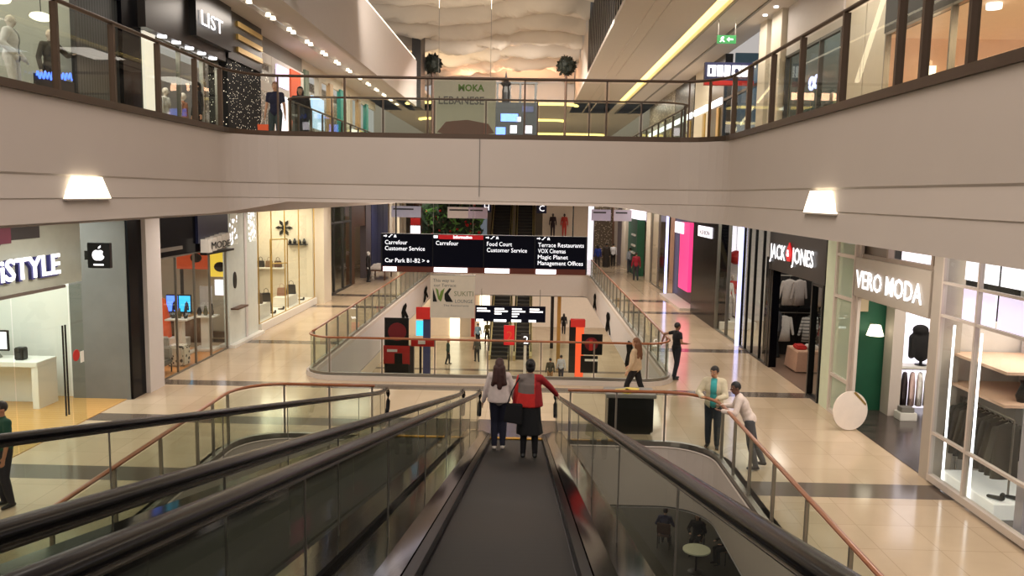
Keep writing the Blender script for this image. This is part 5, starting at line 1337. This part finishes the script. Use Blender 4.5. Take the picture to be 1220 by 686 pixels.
MB().tube([(-9.68, 16.0+.0125*i*1.0, U+1.06+.0016*i+.07*math.sin(i*.62)*(1.2 if i % 19 < 6 else .8)) for i in range(100)], .018, 6).build('tube', 'lit_blue', t)  # glowing tube stands in for the neon's reflection in the glass
MB().box(-9.72, -9.7, 15.95, 17.35, U+.88, U+1.1).build('backing', 'black', t)
for x, y, r, lab in ((-9.99, 16.6, .3, 'round blue grey pouf in the upper shop window'), (-10.3, 15.4, .26, 'white cone seat at the edge of the upper shop window')):
    tag(MB().lathe((x, y, U+.35), [(r*.6, 0), (r, r*.5), (r*.8, r*1.2), (.02, r*1.5)], 18).build('pouf', cloth((66, 84, 104)) if r > .28 else cloth((210, 206, 200)), smooth=True, org=(x, y, U+.35)), lab, 'pouf')
for y, z, lab in ((17.1, 8.7, 'white oval lamp above the dark skirted mannequin of the upper shop'), (15.75, 8.75, 'white oval lamp above the white suited mannequin of the upper shop')):
    t = thing('pendant_lamp', lab, 'light', (-10.2, y, z)); MB().ball((-10.2, y, z), (.2, .26, .09)).build('shade', 'lit_warm', t, smooth=True); MB().cyl((-10.2, y, z+.08), (-10.2, y, 10.8), .01, n=6).build('cord', 'black', t)
t = thing('shop_fascia', 'dark upper shop bay hung with a grey chain curtain', 'shop front', (XL, 18.4, U))
MB().box(XL-.1, XL, 17.65, 19.6, U, 9.6).build('chain_curtain', 'chain', t); MB().box(XL-.1, XL+.08, 17.65, 19.5, 9.6, 10.8).build('fascia_panel', 'slats', t); MB().box(XL, XL+.1, 19.5, 20.45, U, 10.8).build('pier', 'blackgloss', t)
t = thing('wall_column', 'slim white lit column beside the black upper shop', 'column', (XL, 20.8, U))
MB().box(XL-.1, XL+.15, 20.5, 21.1, U, 9.1).build('shaft', mat('lit_column', (240, 234, 214), .5, emit=.8), t)
t = thing('shop_sign', 'black upper fascia with small white glowing capitals', 'sign', (XL, 23.2, 9.0))
MB().box(XL-.2, XL+.3, 20.3, 25.6, 9.15, 10.8).build('fascia_panel', mat('fascia_black', (44, 40, 38), .3), t)
bd = MB().box(XL+.3, XL+.5, 22.9, 25.6, 9.45, 10.8).build('fascia_panel', 'black', t)
text(bd, 'LIST', FL(XL+.55, 23.15, 9.8), .58, 'lit_text', .015, width=1.6)
for k in range(5): MB().cyl((XL+.2, 21.4+k*.85, 9.16), (XL+.2, 21.4+k*.85, 9.1), .12, n=12).build('downlight', 'lit_white', t)
storefront('upper glass front under the black fascia with small white capitals', XL, [21.1, 22.8, 24.4, 25.6], U, 9.15, 'steel', 'glass', w=.04)
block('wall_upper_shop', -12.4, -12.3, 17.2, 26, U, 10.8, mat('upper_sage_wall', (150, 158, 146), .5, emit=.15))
for k, (y, c, lab) in enumerate(((21.9, (40, 44, 60), 'clothes rail dummy in navy behind the upper glass'), (23.5, (200, 194, 188), 'dummy in white behind the upper glass'), (24.7, (150, 90, 60), 'dummy in brown behind the upper glass'))): mannequin(lab, (-10.5, y, U), -PI/2, (210, 196, 184), c, (40, 40, 46))
pl_ = thing('corner_column', 'dark corner column with gold bands above and string lights below', 'column', (XL+.2, 27.2, U))
MB().box(XL-.3, XL+.3, 25.7, 28.9, U, 9.3).build('shaft', 'sparkle', pl_)
MB().box(XL-.3, XL+.35, 25.7, 28.9, 9.3, 10.8).build('capital', 'black', pl_)
for z in (9.6, 10.0, 10.4): MB().box(XL+.3, XL+.42, 26.4, 28.8, z, z+.16).build('gold_band', 'gold', pl_)
t = thing('shop_fascia', 'white framed upper shop bay with an orange hanging banner', 'shop front', (XL, 32, U))
frame(t, XL, [29.1, 31.1, 33.1, 35.1], U, 10.2, 'white', .35, zs=(9.0,)); MB().box(XL-.1, XL, 29, 35.2, 10.2, 10.8).build('fascia_panel', 'grey', t)
MB().box(XL+.05, XL+.12, 33.2, 34.6, 7.4, 10.1).build('banner', 'orange', t); MB().box(XL+.05, XL+.12, 31.4, 32.9, 9.2, 10.0).build('banner', 'lit_lav', t); MB().box(XL+.02, XL+.06, 31.4, 32.9, 7.5, 8.9).build('panel', 'lit_panel', t)
block('wall_upper_shop', -11.6, -11.5, 29, 52, U, 10.8, 'merch')
t = thing('shop_fascia', 'upper shop bay with a pale blue screen and green piers', 'shop front', (XL, 41, U))
for k in range(7): MB().box(XL-.1, XL+.1, 35.4+k*2.2, 36.0+k*2.2, U, 10.4).build('pier', ('teal', 'cream', 'oak')[k % 3] if k else mat('sage', (120, 138, 122), .5), t)
MB().box(XL+.1, XL+.2, 36.2, 38.2, 8.0, 9.4).build('screen', mat('pale_screen', (170, 200, 236), .4, emit=1.3), t)
MB().box(XL+.1, XL+.2, 44.2, 46.2, 7.4, 8.6).build('screen', 'lit_panel', t); MB().box(XL-.1, XL, 35.3, 52, 10.3, 10.8).build('fascia_panel', 'cream', t)
MB().box(XL+.1, XL+.2, 47, 50, 7.2, 8.4).build('panel', 'navy', t)
# recessed twin spots along the left slot
for k in range(13):
    y = 24.5+k*2.3
    t = thing('ceiling_spot', 'twin recessed ceiling spots in the left slot, %s from the camera end' % ['first', 'second', 'third', 'fourth', 'fifth', 'sixth', 'seventh', 'eighth', 'ninth', 'tenth', 'eleventh', 'twelfth', 'thirteenth'][k], 'light', (-8.45, y, 10.97), 'twin ceiling spots')
    for d in (-.25, .25): MB().lathe((-8.45, y+d, 10.76), [(.02, .1), (.07, .1), (.1, 0), (.085, -.02), (.02, .02)], 12).build('spot', 'lit_warm', t)
# strip of small lights on the inner side of the left shops' ceiling
# ================================================================== RIGHT, upper floor
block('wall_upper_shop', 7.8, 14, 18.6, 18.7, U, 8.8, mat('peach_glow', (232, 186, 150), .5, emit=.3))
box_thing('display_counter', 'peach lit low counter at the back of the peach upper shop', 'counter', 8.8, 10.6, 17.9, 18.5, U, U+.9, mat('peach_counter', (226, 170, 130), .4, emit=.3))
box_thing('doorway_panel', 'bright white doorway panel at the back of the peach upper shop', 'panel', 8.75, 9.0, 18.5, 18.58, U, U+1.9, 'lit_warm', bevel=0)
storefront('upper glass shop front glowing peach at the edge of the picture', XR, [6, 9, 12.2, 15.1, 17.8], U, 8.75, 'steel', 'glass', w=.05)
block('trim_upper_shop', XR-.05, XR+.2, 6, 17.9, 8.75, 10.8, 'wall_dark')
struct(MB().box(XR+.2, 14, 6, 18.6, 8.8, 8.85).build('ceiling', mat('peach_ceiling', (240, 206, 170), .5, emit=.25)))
for j in range(9): tag(MB().cyl((8.4+1.1*(j % 3), 11.5+1.9*(j//3), 8.8), (8.4+1.1*(j % 3), 11.5+1.9*(j//3), 8.7), .13, n=12).build('downlight', 'lit_white', org=(8.4+1.1*(j % 3), 11.5+1.9*(j//3), 8.8)), 'round white downlight in the peach shop ceiling, %s row, %s place' % (['near', 'middle', 'far'][j//3], ['window', 'centre', 'back'][j % 3]), 'light')
t = thing('spot_lamp', 'dark spot lamp with a bright face in the peach upper shop', 'light', (8.4, 14.6, U+1.1))
MB().lathe((8.4, 14.6, U), [(.2, 0), (.2, .04), (.03, .06), (.03, 1.0), (.12, 1.05), (.18, 1.3), (.02, 1.3)], 14).build('stand', 'black', t); MB().ball((8.4, 14.6, U+1.2), .15).build('lamp', 'lit_white', t)
t = thing('wall_panel', 'beige upper wall panels behind the glass railing', 'panel', (XR, 19, U))
for y0, y1 in ((17.9, 19.0), (19.05, 20.3)): MB().box(XR, XR+.1, y0, y1, U, 10.8).build('panel', 'cream', t)
t = storefront('dark upper shop window with plants and lit round signs', XR, [20.35, 21.8, 23.2, 24.6], U, 9.4, 'darkgrey', 'glass', w=.07)
MB().box(XR-.05, XR+.1, 20.3, 24.6, 9.4, 10.8).build('fascia_panel', 'paint_grey', t)
block('wall_upper_shop', XR+.12, 14, 24.6, 24.68, U, 10.8, mat('teal_dark', (62, 74, 74), .6))
block('wall_upper_shop', XR+.12, 14, 20.2, 20.3, U, 10.8, 'cream')
for y, lab in ((23.0, 'ring shaped blue white light sign nearest the white columns'), (22.6, 'second ring shaped blue white light sign')):
    P = [(7.8, y+.16*math.cos(i*PI/8), U+2.1+.16*math.sin(i*PI/8)) for i in range(16)]
    t = thing('ring_light', lab, 'light', (7.8, y, U)); MB().tube(P, .04, 6, loop=True).build('ring', 'led', t); MB().cyl((7.8, y, U), (7.8, y, U+1.92), .012, n=6).build('stem', 'steel', t); MB().lathe((7.8, y, U), [(.14, 0), (.14, .02), (.02, .04)], 12).build('base', 'steel', t)
mannequin('mannequin with a green scarf in the dark upper shop window', (8.15, 21.6, U), PI*.75, (216, 180, 150), (120, 150, 110), (50, 56, 50)); mannequin('mannequin in dark clothes in the dark upper shop window', (8.15, 22.3, U), PI*.75, (200, 170, 150), (40, 44, 44), (40, 40, 44))
for x, y, lab in ((8.3, 24.15, 'leafy dark plant nearest the columns in the upper window'), (8.3, 23.3, 'leafy dark plant by the mannequins in the upper window')):
    t = thing('potted_plant', lab, 'plant', (x, y, U)); MB().lathe((x, y, U), [(.16, 0), (.22, .4), (.18, .4)], 14).build('pot', 'darkgrey', t)
    mb = MB()
    for q in range(70):
        c = Vector((x, y, U+.9))+Vector((random.gauss(0, .11), random.gauss(0, .12), random.gauss(0, .3))); a = Vector((random.uniform(-1, 1), random.uniform(-1, 1), random.uniform(-.3, 1))).normalized()*.18; b = a.cross(Vector((.3, .2, 1))).normalized()*.05
        mb.quad(c-a, c+b, c+a, c-b)
    MB().cyl((x, y, U+.39), (x, y, U+.9), .02, n=6).build('stem', 'wood', t); mb.build('foliage', 'leaf', t)
for y0, y1 in ((24.7, 25.7), (26.2, 27.0)): block('wall_column', XR-.2, XR+.3, y0, y1, U, 10.8, 'cream')
block('wall_upper_shop', 9.4, 9.5, 25, 32.3, U, 10.8, mat('teal_lit', (76, 104, 116), .5, emit=.1))
block('wall_upper_shop', XR+.35, 9.4, 32.2, 32.3, U, 10.8, mat('teal_lit_b', (70, 96, 110), .5, emit=.1))
storefront('blue tinted upper shop front beyond the cream columns', XR, [27.1, 28.8, 30.5, 32.2], U, 9.8, 'darkgrey', 'glass', w=.09, zs=(9.0,))
t = thing('shop_sign', 'dark upper sign with pale lit characters projecting over the walkway', 'sign', (6.4, 28, 8.9))
MB().box(5.9, 7.55, 28.0, 28.2, 9.15, 9.75).build('sign_box', 'navy', t); MB().box(5.9, 7.55, 27.99, 28.2, 9.0, 9.15).build('strip', 'red', t)
for x, w in ((5.98, .28), (6.3, .2), (6.54, .2), (6.8, .3), (7.13, .2)): MB().box(x, x+w, 27.97, 28, 9.28, 9.65).build('lettering', 'lit_text', t)
MB().box(6.05, 6.12, 27.955, 27.97, 9.36, 9.56).build('lettering', 'navy', t); MB().prism([(.07*math.cos(i*PI/6), .09*math.sin(i*PI/6)) for i in range(12)], FS(6.95, 27.97, 9.46), 0, .015).build('lettering', 'navy', t)
for j, (y, lab) in enumerate(((29.4, 'pale blue lit counter in the blue upper shop, nearer one'), (31.2, 'pale blue lit counter in the blue upper shop, farther one'))): box_thing('display_counter', lab, 'counter', 8.0, 8.8, y-.6, y+.6, U, U+1.3, mat('counter_blue', (120, 170, 210), .4, emit=.5))
for k, (y0, y1, m, lab) in enumerate(((32.4, 34.8, 'black', 'black upper shop front beyond the blue one'), (35.0, 38, 'cream', 'cream upper shop front beyond the black one'), (38.2, 43, 'merchdark', 'dark busy upper shop front near the far end'), (43.2, 52, 'merch', 'pale busy upper shop front at the far end'))):
    t = thing('shop_fascia', lab, 'shop front', (XR, (y0+y1)/2, U)); MB().box(XR, XR+.3, y0, y1, U, 10.8).build('panel', m, t); MB().box(XR-.06, XR, y0+.2, y1-.2, 8.9, 9.15).build('light_line', 'lit_white', t)
    MB().box(XR-.06, XR, y0+.5, y0+.9, U, 8.8).build('post', 'gold', t)
# rows of tiny lights in the right upper ceiling
for k in range(12): tag(MB().cyl((7.15, 13.5+1.1*k, 10.8), (7.15, 13.5+1.1*k, 10.76), .07, n=10).build('downlight', 'lit_white', org=(7.15, 13.5+1.1*k, 10.8)), '%s small downlight from the camera end in the ceiling over the right upper walkway' % ['first', 'second', 'third', 'fourth', 'fifth', 'sixth', 'seventh', 'eighth', 'ninth', 'tenth', 'eleventh', 'twelfth'][k], 'light')

# ================================================================== LOWER LEVEL
for side, x, nm in (('left', XL, 'wall_lower_left'), ('right', XR, 'wall_lower_right')):
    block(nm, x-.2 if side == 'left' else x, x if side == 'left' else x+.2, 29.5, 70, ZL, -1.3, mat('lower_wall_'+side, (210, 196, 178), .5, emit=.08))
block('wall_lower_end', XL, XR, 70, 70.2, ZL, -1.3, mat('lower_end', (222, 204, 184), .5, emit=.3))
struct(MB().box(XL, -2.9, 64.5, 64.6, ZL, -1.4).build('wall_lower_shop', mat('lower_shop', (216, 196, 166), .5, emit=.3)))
for k, (x, m) in enumerate(((-6.1, 'lit_warm'), (-4.4, 'red'), (-3.7, 'lit_warm'), (-5.3, 'cream'))):
    t = box_thing('wall_panel', ['warm lit panel at the back of the lower shops', 'tall red panel at the back of the lower shops', 'narrow warm panel by the lower escalators', 'cream panel at the back of the lower shops'][k], 'panel', x, x+(.3 if m == 'red' else .8), 64.35, 64.45, ZL, -2.2, m, bevel=0)
# advertising wraps and stickers on the slab edge and pillars
def wrap(label, f, parts):
    t = thing('advert_panel', label, 'advert', f(0, 0, 0))
    for poly, m, w in parts: MB().prism(poly, f, w, w+.02).build('panel', m, t)
    return t
R4 = lambda a, b, c, d: [(a, c), (b, c), (b, d), (a, d)]
ring = lambda cx, cy, r: [(cx+r*math.cos(i*PI/8), cy+r*math.sin(i*PI/8)) for i in range(16)]
pa = wrap('black and red advert panel with a red emblem left of the far void', FS(-5.5, 31, -1.85), [(R4(0, .95, 1.1, 2.2), 'black', 0), (R4(-.04, .99, .35, 1.1), 'red', 0), (ring(.5, 1.65, .36), mat('dark_red', (120, 24, 30), .5), .02), (R4(.1, .5, .85, .95), 'white', .02), (R4(0, .95, 0, .38), 'black', .01), (R4(.4, .7, .3, .8), 'black', .03)])
wrap('red counter front standing behind the black and red advert', FS(-4.75, 33, -2.0), [(R4(0, 1.0, .85, 1.2), 'red', 0), (R4(.3, .6, .95, 1.1), 'white', .02), (R4(.35, .45, -4.3, .85), 'darkgrey', 0)])
for o in (pa,):
    MB().box(-5.1, -5.0, 31.02, 31.1, ZL, -1.85).build('post', 'darkgrey', o)
col_ = thing('light_column', 'tall navy column with a glowing cyan screen on the lower level', 'column', (-4.55, 40, ZL))
MB().box(-5.15, -4.8, 40, 40.3, ZL, -.8).build('shaft', 'navy', col_); MB().box(-5.5, -5.15, 40.0, 40.1, -1.95, -1.2).build('screen', 'lit_cyan', col_); MB().box(-5.5, -4.8, 39.95, 40.1, -1.1, -.5).build('cap', 'red', col_)
op = thing('light_column', 'tall bright orange column on the right of the lower level', 'column', (2.95, 44, ZL))
MB().box(2.8, 3.25, 44, 44.4, ZL, -2.0).build('shaft', mat('orange_lit', (240, 90, 50), .5, emit=.6), op); MB().box(2.5, 3.3, 43.95, 44.45, -2.0, -1.6).build('cap', 'red', op)
MB().box(2.45, 2.8, 44.1, 44.5, -4.6, -1.7).build('side_panel', 'black', op)
wrap('black square advert with a red figure at the right of the far void', FS(2.55, 36, -1.95), [(R4(0, .95, 0, .95), 'black', 0), (ring(.45, .5, .3), mat('dark_red2', (120, 24, 34), .5), .02), (R4(.35, .5, .2, .7), 'red', .03)])
wrap('dark advert under the square one beside the orange column', FS(2.6, 37, -3.0), [(R4(0, .8, 0, .8), 'black', 0), (R4(.2, .8, .55, .65), 'white', .02)])
MATTE = mat('matte_black', (14, 14, 15), .95, spec=.05)
SC = [(0, 0), (.2, .5), (.1, .7), (.3, .95), (.6, 1.0), (.7, .8), (.55, .6), (.9, .1), (.75, .05), (.45, .42), (.4, .1), (.2, -.05)]
for x0, y0, z0, s, side, lab in ((VR+.08, 46.5, -1.2, .9, 'R', 'black figure sticker at the far end of the right slab edge'), (VR+.08, 39, -1.25, 1.0, 'R', 'black figure sticker in the middle of the right slab edge'), (VR+.08, 31.0, -1.3, 1.15, 'R', 'large black bending figure sticker at the near part of the right slab edge')):
    wrap(lab, FR(x0, y0, z0), [([(u*1.6*s*1.6, v*s) for u, v in SC], MATTE, .01)])
for y0, s, lab in ((38, 1.0, 'black swooping figure sticker on the left slab edge'), (46.5, .9, 'black figure sticker at the far end of the left slab edge')):
    wrap(lab, FL(VL-.08, y0, -1.15), [([(u*1.8*s*1.5, v*s*.9) for u, v in SC], MATTE, .01)])
t = thing('number_stand', 'white post with a red and white numeral near the lower escalators', 'sign', (0, 50, ZL))
MB().box(-.08, .1, 50, 50.1, ZL, -4.2).build('post', 'white', t); MB().box(-.25, .3, 49.95, 50.1, -4.2, -3.5).build('panel', 'darkgrey', t); text(t, '2', FS(-.13, 49.94, -4.1), .7, 'lit_text', .02)
t = thing('number_stand', 'red numeral board beside the white numbered post', 'sign', (-1.1, 52, ZL))
MB().box(-1.4, -.7, 52, 52.1, -4.6, -3.3).build('panel', 'redlit', t); text(t, '2', FS(-1.25, 51.99, -4.3), .9, 'orange', .02); MB().box(-1.1, -1.0, 52.02, 52.1, ZL, -4.6).build('post', 'darkgrey', t)
t = thing('potted_plant', 'tall leafy palm in a brown tub on the lower level', 'plant', (-5.2, 27.5, ZL))
MB().cyl((-5.2, 27.5, ZL+1.0), (-5.25, 27.5, -1.9), .1, .07, 10).build('trunk', 'wood', t); MB().lathe((-5.2, 27.5, ZL), [(.5, 0), (.6, .8), (.55, 1.0), (.05, 1.0)], 16).build('pot', mat('tub_brown', (150, 128, 104), .6), t)
mb = MB()
for q in range(90):
    c = Vector((-5.25, 27.5, -1.7))+Vector((random.gauss(0, .3), random.gauss(0, .25), random.gauss(0, .2))); a = Vector((random.uniform(-1, 1), random.uniform(-1, 1), random.uniform(-.2, 1))).normalized()*.25; b = a.cross(Vector((.2, .3, 1))).normalized()*.06
    mb.quad(c-a, c+b, c+a, c-b)
mb.build('foliage', 'leaf_light', t)
t = thing('kiosk', 'grey kiosk with a red box and a teal panel under the right slab edge', 'kiosk', (3.0, 30, ZL))
MB().box(1.9, 3.4, 31, 32.0, ZL, -2.9).build('body', mat('kiosk_grey', (176, 168, 160), .5), t, bevel=.02); MB().box(1.9, 2.5, 30.9, 31, -2.75, -2.1).build('red_box', 'red', t); MB().box(2.15, 2.55, 30.95, 31, -4.2, -2.75).build('teal_panel', 'teal', t); MB().box(2.05, 2.15, 30.95, 31, -4.2, -2.75).build('edge_strip', 'navy', t)
MB().box(2.5, 3.4, 30.95, 31, -2.95, -2.85).build('counter_top', 'pink', t)
for x, y, lab in ((-4.9, 34, 'slim dark column on the lower level by the red counter'), (2.2, 52.5, 'slim gold lit column on the lower level by the escalators'), (2.0, 60, 'black slim column behind the lower escalators')):
    tag(MB().box(x-.12, x+.12, y, y+.25, ZL, -1.34).build('column', 'darkgrey' if 'dark' in lab else ('gold' if 'gold' in lab else 'black'), org=(x, y, ZL)), lab, 'column')
# ------------------------------------------------------------------ light
w = bpy.data.worlds.new('world'); scene.world = w; w.use_nodes = True
w.node_tree.nodes['Background'].inputs['Color'].default_value = lin((255, 246, 240))
w.node_tree.nodes['Background'].inputs['Strength'].default_value = .5
WARM = (255, 242, 228)
# unseen fill lamps added around the first void to light its fascias
area('fill_light', (-1, 2, 15.2), 16, 22, 2100, (255, 244, 236))
area('fill_light', (-1, -9, 9), 16, 10, 170, (255, 242, 230), d=(0, 1, -.25))  # added behind the camera for the faces turned towards it
area('fill_light', (-6.5, 4, 10.4), 2, 12, 230, (255, 228, 190), d=(1, 0, -.35))  # added at the left to warm the right-hand fascia
# under the upper floor, along both walkways
for x in (-7.9, 5.7):
    for y in (8, 15, 22, 29, 36, 43, 50, 58, 67): area('walkway_light', (x, y, 4.68), 1.6, 2.4, 105, WARM)
area('bridge_light', (-1, 19.4, 4.9), 6, 2.5, 160, WARM)
# upper level
for x in (-8.2, 6.4):
    for y in (10, 18, 26, 34, 42, 50): area('upper_light', (x, y, 10.7), 1.4, 3, 90, WARM)
area('far_upper_light', (-1, 62, 10.5), 12, 10, 500, WARM)
# unseen lamps added to bring out the folds of the wave ceiling
area('wave_fill', (-1, 27, 11.2), 7, 1.0, 380, (255, 240, 222), d=(0, 1, .22))
area('wave_fill', (-5.5, 32, 12.1), .8, 16, 260, (255, 236, 196), d=(1, .1, .25))
area('wave_fill', (-5.3, 45, 11.2), .8, 7, 110, (255, 226, 180), d=(.8, .0, .6))
area('wave_fill', (-1.2, 48.5, 11.2), 6, .8, 260, (255, 190, 150), d=(0, -.8, 1))
area('void_fill', (-1, 37, 10.6), 5, 10, 1500, WARM, d=(0, .45, -1))  # unseen lamp in mid-air, added to brighten the far slab edge
# lower level
for x in (-7.5, -1, 5.3):
    for y in (35, 45, 56, 64): area('lower_light', (x, y, -1.45), 2, 4, 120 if x != -1 or y > 52 else 20, WARM)
area('cafe_light', (3, 20, -1.5), 4, 4, 16, WARM)
area('pit_fill', (-1, 8, -.3), 3, 5, 60, WARM, d=(.6, 1, -.4))  # unseen lamp added inside the first void to lift its dark fascia
# shop interiors
def shop(x, y, z, sx, sy, e, c=(255, 246, 232)): area('shop_light', (x, y, z), sx, sy, e, c)
shop(-11.7, 15, 4.6, 3, 8, 380, (248, 255, 250)); shop(-11.8, 23.4, 4.6, 3, 4, 150); shop(-11.2, 33, 4.6, 2, 7, 330, (255, 242, 214)); shop(-11.3, 42, 4.6, 2, 6, 90)
shop(9.8, 11, 4.6, 3, 7, 330); shop(9.8, 16.6, 4.6, 3, 3, 150); shop(9.4, 24, 4.6, 3, 6, 90); shop(8.9, 30.3, 4.6, 2, 3, 110); shop(8.4, 47, 4.6, 1.2, 6, 80)
shop(-11.2, 14, 10.4, 2, 6, 150); shop(-11, 23.4, 9.0, 2, 4, 110); shop(-10.7, 40, 10.4, 1.4, 20, 200)
shop(9.4, 13, 8.65, 2, 6, 170, (255, 220, 180)); shop(8.8, 22.5, 10.4, 1.6, 4, 110); shop(8.5, 29.5, 10.4, 1.4, 5, 90, (220, 236, 255)); 

scene.view_settings.view_transform = 'Standard'
scene.view_settings.look = 'None'
scene.view_settings.exposure = 0.0
c = scene.cycles
c.max_bounces = 7; c.transparent_max_bounces = 24; c.diffuse_bounces = 3; c.glossy_bounces = 4; c.transmission_bounces = 4
c.sample_clamp_indirect = 4.0; c.sample_clamp_direct = 0
c.use_denoising = True
c.caustics_reflective = False; c.caustics_refractive = False
